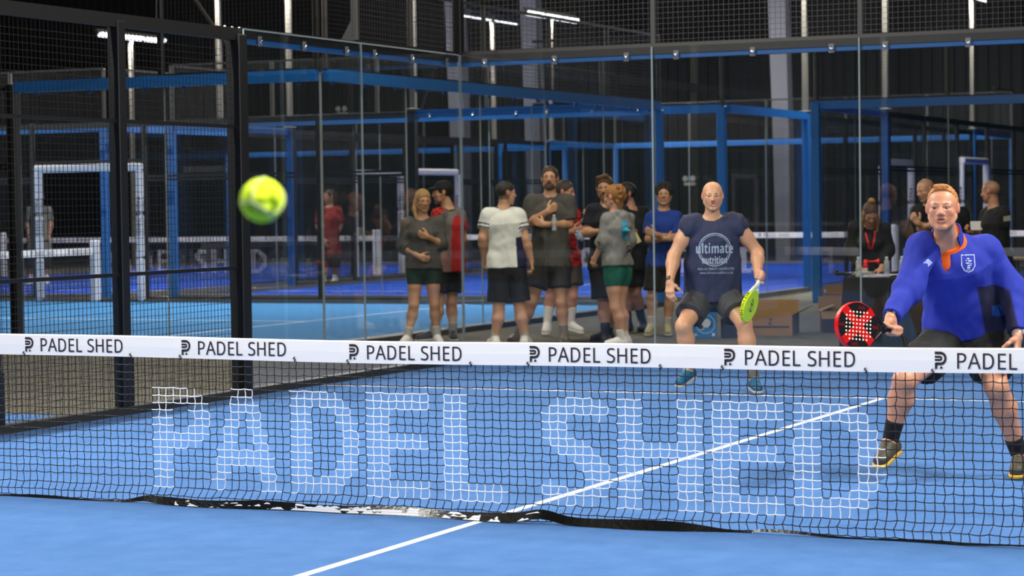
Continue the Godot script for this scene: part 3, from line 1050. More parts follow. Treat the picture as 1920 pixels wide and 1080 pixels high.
func side_court() -> void:
	var m := MB.new()
	m.box(Vector3(-17.55, -0.006, -16.65), Vector3(20.1, 0.012, 10))
	var f := struct("floor", m, M.turf_bright, "bright cyan blue turf of the court behind the left glass")
	line_box(f, Vector3(-10.6, 0, -11.7), Vector3(-10.6, 0, -21.6))
	line_box(f, Vector3(-10.6, 0, -16.65), Vector3(-24.5, 0, -16.65))
	line_box(f, Vector3(-24.5, 0, -11.7), Vector3(-24.5, 0, -21.6))
	var o := thing("end_glass_wall", "glass end wall of the bright court running behind the group", "glass wall", Vector3(-7.5, 0, -11.65))
	var cl := []
	for q in 5:
		cl.append_array([q * 2 + 0.26, q * 2 + 1.0, q * 2 + 1.74])
	glass_wall(o, Vector3.ZERO, Vector3.FORWARD, Vector3.RIGHT, 5, false, M.blue, M.kerb, cl)
	mesh_panels(o, Vector3(0.07, 0, 0), Vector3.FORWARD, 5, 2.0, 3.03, 4.0, 0.035, M.black, M.dark_wire)
	for q in 6:
		post(o, Vector3(0.07, 0, -2.0 * q), 3.03, 4.0, 0.05, 0.05, M.wire)
	post(o, Vector3(0.09, 0, -9.97), -0.01, 2.9, 0.1, 0.1, M.blue)
	m = MB.new()
	m.bar(Vector3(0.12, 0.02, 0), Vector3(0.12, 0.02, -10), 0.06, 0.07)
	part("black_kerb", m, M.black, o)
	o = thing("corner_glass_wall", "glass side wall of the bright court under the left half of its blue beam", "glass wall", Vector3(-7.5, 0, -11.65))
	glass_wall(o, Vector3(0, 0, 0.0), Vector3.LEFT, Vector3.BACK, 2, false, M.blue, M.kerb, [0.26, 1.0, 1.74, 2.26, 3.0, 3.74])
	mesh_panels(o, Vector3(0, 0, 0.07), Vector3.LEFT, 1, 2.0, 3.03, 4.0, 0.035, M.black, M.dark_wire)
	post(o, Vector3(0, 0, 0.07), 3.02, 4.0, 0.06, 0.06, M.black)
	post(o, Vector3(-2.0, 0, 0.07), 3.02, 4.0, 0.06, 0.06, M.black)
	post(o, Vector3(-4.05, 0, 0.07), -0.01, 3.0, 0.11, 0.11, M.black)
	m = MB.new()
	m.bar(Vector3(-1.02, 3.22, 0.12), Vector3(-1.60, 3.98, 0.12), 0.03, 0.03)
	part("brace", m, M.wire, o)
	# far side of the bright court
	o = thing("rear_glass_wall", "far glass side wall of the bright court behind the group's heads", "glass wall", Vector3(-7.5, 0, -21.65))
	glass_wall(o, Vector3.ZERO, Vector3.LEFT, Vector3.FORWARD, 2, false, M.blue, M.pale_kerb, [0.26, 1.0, 1.74, 2.26, 3.0, 3.74])
	mesh_panels(o, Vector3(0, 0, -0.07), Vector3.LEFT, 1, 2.0, 3.03, 4.0, 0.035, M.black, M.dark_wire)
	post(o, Vector3(-4.05, 0, -0.05), -0.01, 3.0, 0.12, 0.1, M.black)
	m = MB.new()
	m.bar(Vector3(-4.02, 2.85, -0.12), Vector3(-3.72, 3.6, -0.12), 0.03, 0.03)
	part("brace", m, M.wire, o)
	o = thing("rear_mesh_fence", "black mesh fence on the far side of the bright court", "fence", Vector3(-7.5, 0, -21.65))
	for q in [[-4.1, 1.65, 3], [-11.3, 2.35, 2]]:
		for y in [[0.07, 2.02], [2.08, 2.95]]:
			mesh_panels(o, Vector3(q[0], 0, -0.05), Vector3.LEFT, q[2], q[1], y[0], y[1], 0.04, M.black, M.dark_wire)
		for e in q[2] + 1:
			post(o, Vector3(q[0] - q[1] * e, 0, -0.05), -0.01, 3.0, 0.07, 0.07, M.black)
	mesh_panels(o, Vector3(-9.05, 0, -0.05), Vector3.LEFT, 1, 2.25, 2.35, 2.95, 0.04, M.black, M.dark_wire)
	m = MB.new()
	m.bar(Vector3(-4.0, 2.95, -0.05), Vector3(-16.0, 2.95, -0.05), 0.06, 0.09)
	part("top_rail", m, M.black, o)
	m = MB.new()
	m.bar(Vector3(-4.0, 0.025, -0.04), Vector3(-16.0, 0.025, -0.04), 0.12, 0.07)
	part("kerb", m, M.pale_kerb, o)
	gate(Vector3(-17.65, -0.01, -21.67), Vector3.RIGHT, 2.05, "white padded gate frame at the far left, round the net post of the bright court")
	o = thing("front_mesh_fence", "black mesh fence on the near side of the bright court at far left", "fence", Vector3(-11.6, 0, -11.65))
	for y in [[0.07, 2.02], [2.08, 2.95]]:
		mesh_panels(o, Vector3(0, 0, 0.05), Vector3.LEFT, 3, 1.65, y[0], y[1], 0.04, M.black, M.dark_wire)
	for e in 4:
		post(o, Vector3(-1.65 * e, 0, 0.05), -0.01, 3.0, 0.07, 0.07, M.black)
	far_net(Vector3(-17.5, 0, -11.65), Vector3.FORWARD, Vector3.RIGHT, "net of the bright blue court at far left ending in a white post", false)

func far_courts() -> void:
	var info := [[-0.5, "right"], [-12.0, "middle"], [-23.4, "left"]]
	for k in 3:
		var x: float = info[k][0]
		var nm: String = info[k][1]
		var m := MB.new()
		m.box(Vector3(x, -0.006, -33.3), Vector3(10, 0.012, 20))
		var f := struct("floor", m, M.turf_deep, "deep blue turf of the %s far court" % nm)
		for z in [-26.35, -40.25]:
			line_box(f, Vector3(x - 5, 0, z), Vector3(x + 5, 0, z))
		line_box(f, Vector3(x, 0, -26.35), Vector3(x, 0, -40.25))
		for e in [[-23.3, Vector3.BACK, "near"], [-43.3, Vector3.FORWARD, "rear"]]:
			var o := thing("%s_end_wall" % e[2], "%s glass end wall of the %s far court under a blue beam" % [e[2], nm], "glass wall", Vector3(x - 5, 0, e[0]))
			glass_wall(o, Vector3.ZERO, Vector3.RIGHT, e[1], 5, false, M.blue, M.pale_kerb)
			mesh_panels(o, e[1] * 0.07, Vector3.RIGHT, 5, 2.0, 3.03, 4.0, 0.035, M.black, M.dark_wire)
			for q in 6:
				post(o, e[1] * 0.07 + Vector3.RIGHT * q * 2, 3.0, 4.0, 0.06, 0.06, M.wire)
			for q in [0.0, 10.0]:
				post(o, e[1] * 0.1 + Vector3.RIGHT * q, -0.01, 3.0, 0.13, 0.1, M.blue)
		for s in [-1.0, 1.0]:
			if (k == 0 and s > 0) or (k == 2 and s < 0):
				continue
			var wx: float = x + 5 * s
			var side := Vector3(s, 0, 0)
			var o := thing("far_side_wall", "%s side wall of the %s far court, glass ends and black mesh between" % ["left" if s < 0 else "right", nm], "side wall", Vector3(wx, 0, -23.3))
			for e in [[0.0, Vector3.FORWARD], [-16.0, Vector3.FORWARD]]:
				glass_wall(o, Vector3(0, 0, e[0]), e[1], side, 2, false, M.blue, M.pale_kerb)
			for z in [-0.02, -16.0]:
				mesh_panels(o, Vector3(0.07 * s, 0, z if z > -1 else -18.0), Vector3.FORWARD, 1, 2.0, 3.03, 4.0, 0.035, M.black, M.dark_wire)
			for z in [-4.0, -16.0]:
				post(o, Vector3(0.06 * s, 0, z), -0.01, 3.0, 0.11, 0.13, M.blue)
			for q in [[-4.06, 2.36, 2], [-11.2, 2.36, 2]]:
				for y in [[0.07, 2.02], [2.08, 2.95]]:
					mesh_panels(o, Vector3(0.03 * s, 0, q[0]), Vector3.FORWARD, q[2], q[1], y[0], y[1], 0.04, M.black, M.dark_wire)
				for e in q[2] + 1:
					post(o, Vector3(0.03 * s, 0, q[0] - q[1] * e), -0.01, 3.0, 0.07, 0.07, M.black)
			m = MB.new()
			m.bar(Vector3(0.03 * s, 2.95, -4), Vector3(0.03 * s, 2.95, -16), 0.06, 0.09)
			part("top_rail", m, M.black, o)
			m = MB.new()
			m.bar(Vector3(0.03 * s, 0.025, -4), Vector3(0.03 * s, 0.025, -16), 0.12, 0.07)
			part("kerb", m, M.pale_kerb, o)
			gate(Vector3(wx, -0.01, -33.3), Vector3.FORWARD, 2.1, "white padded gate frame on the %s side of the %s far court" % ["left" if s < 0 else "right", nm])
		far_net(Vector3(x - 5, 0, -33.3), Vector3.RIGHT, Vector3.BACK, "net of the %s far court with white lettered tape" % nm, false)

# ---------------------------------------------------------------- people
# joints in metres from each person's spot on the ground: shoulders s, elbows e, wrists w, hips h, knees k, ankles a, toes t of the two sides a and b
var PPL := {
	"bald": {"base": Vector3(-1.484, -0.000, -7.429), "head": Vector3(0.021, 1.579, 0.059), "nk": Vector3(-0.007, 1.416, 0.001), "sa": Vector3(-0.172, 1.336, 0.091), "ea": Vector3(-0.284, 1.101, 0.153), "wa": Vector3(-0.261, 0.899, 0.305), "sb": Vector3(0.181, 1.340, -0.072), "eb": Vector3(0.318, 1.121, -0.170), "wb": Vector3(0.380, 0.936, 0.007), "ha": Vector3(-0.124, 0.781, -0.062), "hb": Vector3(0.034, 0.779, -0.135), "ka": Vector3(-0.156, 0.539, 0.293), "kb": Vector3(0.280, 0.557, 0.068), "aa": Vector3(-0.151, 0.181, 0.195), "ta": Vector3(-0.192, 0.070, 0.395), "ab": Vector3(0.355, 0.102, 0.052), "tb": Vector3(0.441, 0.035, 0.214), "hf": Vector3(0.374, -0.020, 0.927), "tf": Vector3(0.420, 0.000, 0.907), "fa": Vector3(0.096, -0.943, 0.319), "na": Vector3(0.178, -0.299, -0.937), "fb": Vector3(0.288, 0.216, 0.933), "nb": Vector3(0.914, -0.352, -0.201), "zb": Vector3(-0.285, -0.911, 0.299)},
	"blue": {"base": Vector3(1.724, 0.000, -2.406), "head": Vector3(0.004, 1.482, 0.247), "nk": Vector3(-0.004, 1.318, 0.103), "sa": Vector3(-0.121, 1.271, 0.181), "ea": Vector3(-0.170, 1.051, 0.301), "wa": Vector3(-0.213, 0.903, 0.525), "sb": Vector3(0.168, 1.252, -0.063), "eb": Vector3(0.305, 1.015, -0.127), "wb": Vector3(0.362, 0.790, 0.043), "ha": Vector3(-0.064, 0.749, -0.111), "hb": Vector3(0.125, 0.745, -0.221), "ka": Vector3(-0.195, 0.552, 0.311), "kb": Vector3(0.253, 0.506, 0.083), "aa": Vector3(-0.298, 0.207, 0.240), "ta": Vector3(-0.330, 0.095, 0.458), "ab": Vector3(0.331, 0.106, -0.135), "tb": Vector3(0.347, 0.034, 0.059), "hf": Vector3(0.142, 0.038, 0.989), "tf": Vector3(0.271, 0.000, 0.962), "fa": Vector3(0.224, -0.925, 0.308), "na": Vector3(0.772, 0.361, 0.523), "za": Vector3(-0.594, 0.120, 0.795), "fb": Vector3(0.034, -0.953, 0.300), "nb": Vector3(-0.999, -0.041, -0.017)},
	"charcoal": {"base": Vector3(-6.691, 0.000, -12.421), "head": Vector3(0.009, 1.586, -0.035), "nk": Vector3(-0.009, 1.397, -0.052), "sa": Vector3(-0.159, 1.341, 0.019), "ea": Vector3(-0.205, 1.087, 0.029), "wa": Vector3(0.027, 0.977, 0.124), "sb": Vector3(0.142, 1.347, -0.143), "eb": Vector3(0.184, 1.105, -0.130), "wb": Vector3(0.141, 1.193, 0.107), "ha": Vector3(-0.072, 0.832, -0.000), "hb": Vector3(0.083, 0.830, -0.072), "ka": Vector3(-0.079, 0.439, 0.052), "kb": Vector3(0.130, 0.436, -0.045), "aa": Vector3(-0.155, 0.085, 0.070), "ta": Vector3(-0.133, 0.030, 0.229), "ab": Vector3(0.144, 0.085, -0.068), "tb": Vector3(0.239, 0.030, 0.061), "hf": Vector3(0.693, -0.094, 0.715), "tf": Vector3(0.420, 0.000, 0.907), "fa": Vector3(0.939, -0.318, -0.134), "na": Vector3(-0.121, 0.060, -0.991), "fb": Vector3(-0.784, 0.238, 0.573), "nb": Vector3(-0.495, 0.317, -0.809)},
	"cap": {"base": Vector3(-6.752, 0.000, -13.195), "head": Vector3(-0.076, 1.675, -0.033), "nk": Vector3(0.001, 1.492, -0.061), "sa": Vector3(-0.060, 1.428, 0.102), "ea": Vector3(-0.082, 1.174, 0.122), "wa": Vector3(-0.102, 0.990, 0.249), "sb": Vector3(0.051, 1.417, -0.191), "eb": Vector3(0.105, 1.149, -0.183), "wb": Vector3(0.055, 1.032, 0.021), "ha": Vector3(-0.046, 0.827, 0.043), "hb": Vector3(0.036, 0.823, -0.105), "ka": Vector3(-0.089, 0.428, 0.079), "kb": Vector3(0.012, 0.429, -0.045), "aa": Vector3(-0.120, 0.085, 0.166), "ta": Vector3(-0.245, 0.030, 0.266), "ab": Vector3(0.044, 0.085, -0.020), "tb": Vector3(0.118, 0.030, 0.122), "hf": Vector3(-0.851, 0.000, 0.525), "tf": Vector3(-0.168, 0.000, 0.986), "fa": Vector3(-0.606, -0.505, 0.615), "na": Vector3(-0.537, -0.309, -0.784), "fb": Vector3(-0.684, -0.092, 0.724), "nb": Vector3(-0.726, -0.017, -0.688)},
	"white": {"base": Vector3(-5.602, 0.000, -12.374), "head": Vector3(-0.047, 1.653, -0.045), "nk": Vector3(-0.078, 1.498, -0.025), "sa": Vector3(-0.224, 1.419, 0.046), "ea": Vector3(-0.268, 1.177, 0.098), "wa": Vector3(-0.320, 0.966, -0.045), "sb": Vector3(0.069, 1.415, -0.089), "eb": Vector3(0.156, 1.160, -0.086), "wb": Vector3(0.194, 0.921, -0.149), "ha": Vector3(-0.118, 0.845, 0.020), "hb": Vector3(0.045, 0.843, -0.055), "ka": Vector3(-0.112, 0.395, 0.047), "kb": Vector3(0.098, 0.392, -0.050), "aa": Vector3(-0.152, 0.085, 0.068), "ta": Vector3(-0.258, 0.030, -0.051), "ab": Vector3(0.142, 0.085, -0.068), "tb": Vector3(0.119, 0.030, -0.226), "hf": Vector3(0.655, 0.018, -0.755), "tf": Vector3(-0.328, 0.000, -0.945), "fa": Vector3(-0.034, -0.953, -0.300), "na": Vector3(0.943, -0.130, 0.307), "fb": Vector3(0.114, -0.988, -0.107), "nb": Vector3(-0.942, -0.141, 0.305)},
	"tall": {"base": Vector3(-5.470, 0.000, -12.971), "head": Vector3(0.062, 1.814, -0.080), "nk": Vector3(0.054, 1.631, -0.091), "sa": Vector3(-0.122, 1.557, -0.007), "ea": Vector3(-0.156, 1.316, 0.041), "wa": Vector3(0.117, 1.450, 0.130), "sb": Vector3(0.236, 1.552, -0.172), "eb": Vector3(0.261, 1.310, -0.152), "wb": Vector3(0.094, 1.310, 0.168), "ha": Vector3(-0.019, 0.860, -0.026), "hb": Vector3(0.158, 0.858, -0.108), "ka": Vector3(-0.108, 0.451, 0.076), "kb": Vector3(0.186, 0.447, -0.060), "aa": Vector3(-0.268, 0.085, 0.123), "ta": Vector3(-0.272, 0.030, 0.283), "ab": Vector3(0.203, 0.085, -0.095), "tb": Vector3(0.278, 0.030, 0.047), "hf": Vector3(0.307, 0.118, 0.944), "tf": Vector3(0.420, 0.000, 0.907), "fa": Vector3(0.832, 0.487, -0.266), "na": Vector3(-0.398, 0.189, -0.898), "fb": Vector3(-0.941, 0.331, 0.071), "nb": Vector3(-0.062, 0.038, -0.997)},
	"red": {"base": Vector3(-5.951, 0.000, -14.513), "head": Vector3(0.052, 1.672, -0.092), "nk": Vector3(0.007, 1.491, -0.064), "sa": Vector3(-0.075, 1.424, 0.032), "ea": Vector3(0.008, 1.173, 0.059), "wa": Vector3(0.209, 1.210, 0.097), "sb": Vector3(0.104, 1.413, -0.216), "eb": Vector3(0.159, 1.168, -0.209), "wb": Vector3(0.290, 1.320, -0.033), "ha": Vector3(-0.055, 0.823, 0.036), "hb": Vector3(0.107, 0.818, -0.127), "ka": Vector3(-0.083, 0.436, 0.076), "kb": Vector3(0.135, 0.443, -0.081), "aa": Vector3(-0.117, 0.136, 0.104), "ta": Vector3(-0.078, 0.045, 0.255), "ab": Vector3(0.088, 0.127, -0.101), "tb": Vector3(0.205, 0.049, -0.064), "hf": Vector3(0.989, -0.113, -0.096), "tf": Vector3(0.822, 0.000, 0.569), "fa": Vector3(0.993, 0.111, 0.030), "na": Vector3(-0.019, 0.413, -0.911), "fb": Vector3(0.709, 0.684, 0.174), "nb": Vector3(-0.682, 0.727, -0.078)},
	"navy": {"base": Vector3(-4.796, 0.000, -13.114), "head": Vector3(-0.010, 1.698, -0.064), "nk": Vector3(0.017, 1.505, -0.069), "sa": Vector3(-0.126, 1.448, -0.000), "ea": Vector3(-0.175, 1.210, 0.087), "wa": Vector3(0.015, 1.227, 0.164), "sb": Vector3(0.142, 1.438, -0.179), "eb": Vector3(0.193, 1.203, -0.138), "wb": Vector3(0.145, 1.208, 0.083), "ha": Vector3(-0.061, 0.838, -0.006), "hb": Vector3(0.099, 0.836, -0.080), "ka": Vector3(-0.002, 0.418, 0.028), "kb": Vector3(0.068, 0.426, -0.049), "aa": Vector3(0.044, 0.085, 0.089), "ta": Vector3(0.125, 0.030, 0.227), "ab": Vector3(-0.107, 0.085, -0.336), "tb": Vector3(-0.227, 0.030, -0.230), "hf": Vector3(0.234, -0.049, 0.971), "tf": Vector3(0.420, 0.000, 0.907), "fa": Vector3(0.989, 0.048, -0.141), "na": Vector3(-0.146, 0.110, -0.983), "fb": Vector3(-0.748, 0.048, 0.662), "nb": Vector3(-0.654, 0.118, -0.747)},
	"braids": {"base": Vector3(-4.394, 0.000, -12.545), "head": Vector3(-0.067, 1.596, -0.034), "nk": Vector3(-0.051, 1.425, -0.034), "sa": Vector3(-0.085, 1.358, 0.094), "ea": Vector3(-0.112, 1.132, 0.138), "wa": Vector3(-0.241, 0.961, 0.073), "sb": Vector3(0.031, 1.360, -0.180), "eb": Vector3(0.035, 1.125, -0.194), "wb": Vector3(-0.148, 0.964, -0.213), "ha": Vector3(-0.044, 0.812, 0.076), "hb": Vector3(-0.009, 0.807, -0.095), "ka": Vector3(-0.012, 0.420, 0.077), "kb": Vector3(-0.024, 0.424, -0.072), "aa": Vector3(0.044, 0.085, 0.032), "ta": Vector3(-0.093, 0.030, 0.113), "ab": Vector3(0.014, 0.085, -0.119), "tb": Vector3(-0.137, 0.030, -0.066), "hf": Vector3(-0.989, -0.049, -0.140), "tf": Vector3(-0.998, 0.000, 0.063), "fa": Vector3(-0.428, -0.874, -0.230), "na": Vector3(0.375, 0.060, -0.925), "fb": Vector3(-0.712, -0.693, 0.111), "nb": Vector3(0.631, -0.562, 0.534)},
	"black": {"base": Vector3(-5.289, 0.000, -15.307), "head": Vector3(-0.126, 1.639, -0.008), "nk": Vector3(-0.062, 1.459, -0.030), "sa": Vector3(-0.142, 1.410, 0.097), "ea": Vector3(-0.180, 1.145, 0.147), "wa": Vector3(-0.083, 1.083, 0.270), "sb": Vector3(0.043, 1.400, -0.143), "eb": Vector3(0.036, 1.171, -0.086), "wb": Vector3(0.029, 1.194, 0.137), "ha": Vector3(-0.093, 0.786, 0.067), "hb": Vector3(-0.021, 0.782, -0.077), "ka": Vector3(-0.116, 0.444, 0.091), "kb": Vector3(-0.019, 0.452, -0.010), "aa": Vector3(-0.098, 0.085, 0.050), "ta": Vector3(-0.115, 0.030, 0.209), "ab": Vector3(0.015, 0.115, -0.122), "tb": Vector3(0.046, 0.027, 0.011), "hf": Vector3(-0.718, 0.000, 0.696), "tf": Vector3(-0.208, 0.000, 0.978), "fa": Vector3(0.628, -0.651, 0.427), "na": Vector3(0.143, -0.442, -0.885), "fb": Vector3(-0.015, -0.873, 0.488), "nb": Vector3(-0.999, -0.011, -0.050)},
	"curly": {"base": Vector3(-4.721, 0.000, -14.542), "head": Vector3(0.051, 1.617, -0.089), "nk": Vector3(0.039, 1.451, -0.099), "sa": Vector3(-0.082, 1.361, -0.017), "ea": Vector3(-0.091, 1.110, 0.052), "wa": Vector3(0.178, 1.116, 0.137), "sb": Vector3(0.175, 1.357, -0.136), "eb": Vector3(0.204, 1.117, -0.085), "wb": Vector3(0.057, 1.167, 0.213), "ha": Vector3(-0.036, 0.794, -0.016), "hb": Vector3(0.132, 0.791, -0.093), "ka": Vector3(-0.059, 0.458, 0.053), "kb": Vector3(0.130, 0.455, -0.035), "aa": Vector3(-0.073, 0.130, 0.029), "ta": Vector3(-0.066, 0.041, 0.183), "ab": Vector3(0.095, 0.115, -0.048), "tb": Vector3(0.149, 0.038, 0.095), "hf": Vector3(0.307, 0.118, 0.944), "tf": Vector3(0.420, 0.000, 0.907), "fa": Vector3(0.757, 0.236, -0.610), "na": Vector3(-0.603, -0.108, -0.790), "fb": Vector3(-0.861, 0.423, 0.282), "nb": Vector3(-0.260, 0.111, -0.959)},
	"bun": {"base": Vector3(-2.150, 0.000, -13.950), "head": Vector3(0.130, 1.380, 0.038), "nk": Vector3(0.076, 1.241, -0.086), "sa": Vector3(-0.055, 1.225, -0.024), "ea": Vector3(-0.097, 0.995, -0.018), "wa": Vector3(0.045, 0.798, 0.168), "sb": Vector3(0.218, 1.210, -0.150), "eb": Vector3(0.255, 0.989, -0.180), "wb": Vector3(0.253, 0.795, 0.071), "ha": Vector3(-0.013, 0.719, -0.133), "hb": Vector3(0.139, 0.716, -0.204), "ka": Vector3(0.005, 0.375, -0.040), "kb": Vector3(0.173, 0.372, -0.117), "aa": Vector3(-0.003, 0.085, -0.057), "ta": Vector3(0.035, 0.030, 0.098), "ab": Vector3(0.176, 0.085, -0.140), "tb": Vector3(0.270, 0.030, -0.011), "hf": Vector3(0.372, -0.600, 0.709), "tf": Vector3(0.420, 0.000, 0.907), "fa": Vector3(0.460, -0.742, 0.488), "na": Vector3(-0.043, -0.567, -0.822), "fb": Vector3(0.075, -0.742, 0.666), "nb": Vector3(-0.599, -0.567, -0.565)},
	"arms": {"base": Vector3(-1.750, 0.000, -15.200), "head": Vector3(-0.003, 1.628, -0.009), "nk": Vector3(0.034, 1.442, -0.074), "sa": Vector3(-0.065, 1.378, 0.063), "ea": Vector3(-0.135, 1.152, 0.126), "wa": Vector3(0.084, 1.235, 0.220), "sb": Vector3(0.174, 1.373, -0.191), "eb": Vector3(0.214, 1.145, -0.123), "wb": Vector3(-0.013, 1.255, 0.264), "ha": Vector3(-0.024, 0.771, -0.020), "hb": Vector3(0.134, 0.768, -0.093), "ka": Vector3(-0.021, 0.412, 0.026), "kb": Vector3(0.153, 0.409, -0.054), "aa": Vector3(-0.028, 0.085, 0.010), "ta": Vector3(-0.005, 0.030, 0.169), "ab": Vector3(0.158, 0.085, -0.075), "tb": Vector3(0.239, 0.030, 0.062), "hf": Vector3(-0.579, -0.214, 0.787), "tf": Vector3(0.063, 0.000, 0.998), "fa": Vector3(0.773, 0.120, -0.623), "na": Vector3(-0.621, -0.057, -0.782), "fb": Vector3(-0.544, 0.800, 0.252), "nb": Vector3(-0.149, 0.203, -0.968)},
	"jacket": {"base": Vector3(-1.750, 0.000, -16.300), "head": Vector3(-0.044, 1.547, -0.042), "nk": Vector3(-0.015, 1.391, -0.049), "sa": Vector3(-0.120, 1.350, 0.089), "ea": Vector3(-0.148, 1.102, 0.134), "wa": Vector3(-0.037, 0.931, 0.255), "sb": Vector3(0.103, 1.345, -0.157), "eb": Vector3(0.162, 1.107, -0.142), "wb": Vector3(0.123, 0.937, 0.015), "ha": Vector3(-0.081, 0.738, 0.008), "hb": Vector3(0.066, 0.735, -0.060), "ka": Vector3(-0.073, 0.365, 0.052), "kb": Vector3(0.086, 0.363, -0.021), "aa": Vector3(-0.079, 0.085, 0.036), "ta": Vector3(-0.185, 0.030, -0.084), "ab": Vector3(0.091, 0.085, -0.043), "tb": Vector3(0.068, 0.030, -0.201), "hf": Vector3(-0.876, -0.100, -0.472), "tf": Vector3(-0.686, 0.000, -0.728), "fa": Vector3(0.406, -0.912, 0.063), "na": Vector3(-0.173, -0.144, -0.974), "fb": Vector3(-0.319, -0.936, 0.148), "nb": Vector3(0.115, 0.116, 0.987)},
	"pad": {"base": Vector3(-0.750, 0.000, -15.200), "head": Vector3(-0.254, 1.599, 0.053), "nk": Vector3(-0.216, 1.421, 0.043), "sa": Vector3(-0.310, 1.350, -0.077), "ea": Vector3(-0.363, 1.138, -0.043), "wa": Vector3(-0.437, 1.139, 0.024), "sb": Vector3(-0.109, 1.356, 0.128), "eb": Vector3(-0.129, 1.139, 0.124), "wb": Vector3(-0.329, 1.152, 0.128), "ha": Vector3(-0.260, 0.771, 0.023), "hb": Vector3(-0.128, 0.773, 0.083), "ka": Vector3(-0.259, 0.416, 0.037), "kb": Vector3(-0.117, 0.419, 0.092), "aa": Vector3(-0.278, 0.085, 0.016), "ta": Vector3(-0.438, 0.030, 0.024), "ab": Vector3(-0.094, 0.085, 0.150), "tb": Vector3(-0.249, 0.030, 0.188), "hf": Vector3(-0.970, -0.052, -0.239), "tf": Vector3(-1.000, 0.000, -0.006), "fa": Vector3(-0.757, 0.236, 0.610), "na": Vector3(0.216, 0.970, -0.107), "fb": Vector3(-0.972, 0.206, 0.109), "nb": Vector3(0.167, 0.942, -0.289)},
	"grey": {"base": Vector3(-24.387, 0.000, -29.332), "head": Vector3(-0.008, 1.830, -0.070), "nk": Vector3(-0.007, 1.617, -0.062), "sa": Vector3(-0.180, 1.552, 0.021), "ea": Vector3(-0.230, 1.261, 0.056), "wa": Vector3(-0.168, 1.003, 0.092), "sb": Vector3(0.166, 1.547, -0.140), "eb": Vector3(0.218, 1.254, -0.152), "wb": Vector3(0.218, 0.998, -0.086), "ha": Vector3(-0.137, 0.699, 0.035), "hb": Vector3(0.128, 0.695, -0.087), "ka": Vector3(-0.128, 0.308, 0.080), "kb": Vector3(0.157, 0.303, -0.052), "aa": Vector3(-0.155, 0.085, 0.073), "ta": Vector3(-0.118, 0.030, 0.229), "ab": Vector3(0.150, 0.085, -0.068), "tb": Vector3(0.245, 0.030, 0.061), "hf": Vector3(0.590, 0.000, 0.807), "tf": Vector3(0.420, 0.000, 0.907), "fa": Vector3(0.042, -0.995, 0.090), "na": Vector3(0.907, -0.000, -0.420), "fb": Vector3(0.042, -0.995, 0.090), "nb": Vector3(-0.907, 0.000, 0.420)},
	"scarlet": {"base": Vector3(-17.370, 0.000, -29.273), "head": Vector3(-0.007, 1.732, -0.067), "nk": Vector3(0.003, 1.532, -0.063), "sa": Vector3(-0.125, 1.461, 0.054), "ea": Vector3(-0.176, 1.158, 0.101), "wa": Vector3(-0.031, 0.906, 0.154), "sb": Vector3(0.131, 1.456, -0.175), "eb": Vector3(0.185, 1.151, -0.154), "wb": Vector3(0.140, 0.913, 0.031), "ha": Vector3(-0.081, 0.672, 0.010), "hb": Vector3(0.101, 0.669, -0.074), "ka": Vector3(-0.074, 0.305, 0.055), "kb": Vector3(0.117, 0.302, -0.033), "aa": Vector3(-0.098, 0.085, 0.046), "ta": Vector3(-0.102, 0.030, 0.206), "ab": Vector3(0.112, 0.085, -0.051), "tb": Vector3(0.121, 0.030, 0.108), "hf": Vector3(-0.474, 0.000, 0.881), "tf": Vector3(-0.098, 0.000, 0.995), "fa": Vector3(0.440, -0.883, 0.161), "na": Vector3(-0.124, -0.238, -0.963), "fb": Vector3(-0.214, -0.912, 0.350), "nb": Vector3(-0.631, -0.144, -0.762)},}

func lin(c: Color) -> Color:
	return c.srgb_to_linear()

func add_hand(body: MB, J: Dictionary, k: String, g: float, curl: float, h: float, thumb := 0.4) -> void:
	var w: Vector3 = J["w" + k]
	var fd: Vector3 = J["f" + k]
	var n: Vector3 = J["n" + k]
	var s: Vector3 = J["z" + k] if J.has("z" + k) else (fd.cross(n) if (k == "a") == (J.get("front", true)) else n.cross(fd))
	var q := 0.19 * g
	var F := Field.new(w - Vector3.ONE * q * 1.2, w + Vector3.ONE * q * 1.2, h, 210.0)
	var el: Vector3 = J["e" + k]
	F.cone(w + (el - w).normalized() * 0.05, w + fd * 0.012, 0.029 * g, 0.026 * g, s, 1.15)
	var kx := [0.031, 0.011, -0.010, -0.029]
	var ky := [0.086, 0.090, 0.086, 0.078]
	var lens := [[0.042, 0.025, 0.018], [0.046, 0.029, 0.020], [0.042, 0.027, 0.019], [0.033, 0.020, 0.017]]
	var fr := [0.0098, 0.0100, 0.0095, 0.0084]
	for i in 4:
		var kn: Vector3 = w + (fd * ky[i] + s * kx[i]) * g
		F.cone(w + (fd * 0.012 + s * kx[i] * 0.6) * g, kn, 0.0155 * g, 0.0115 * g)
		var a := 0.12 + curl * 1.15
		var p := kn
		var r: float = fr[i] * g
		for j in 3:
			var d: Vector3 = fd.rotated(fd.cross(n).normalized(), a) + s * (kx[i] * 1.2 * (1.0 - curl))
			var e: Vector3 = p + d.normalized() * lens[i][j] * g
			F.cone(p, e, r, r * 0.90)
			p = e
			r *= 0.90
			a += [0.25 + curl * 1.35, 0.15 + curl * 0.9, 0.0][j]
	var tp := w + (fd * 0.022 + s * 0.024 + n * 0.008) * g
	var td := (fd * 0.62 + s * 0.72 + n * 0.30).normalized()
	F.cone(w + fd * 0.02 * g, tp + td * 0.03 * g, 0.017 * g, 0.015 * g)
	tp += td * 0.030 * g
	var tl := [0.036, 0.030]
	var tr := 0.0115 * g
	for j in 2:
		td = (td + (n * 0.75 - s * 0.45 + fd * 0.25) * thumb * (1.0 + j)).normalized()
		var e: Vector3 = tp + td * tl[j] * g
		F.cone(tp, e, tr, tr * 0.88)
		tp = e
		tr *= 0.88
	F.add_to(body)

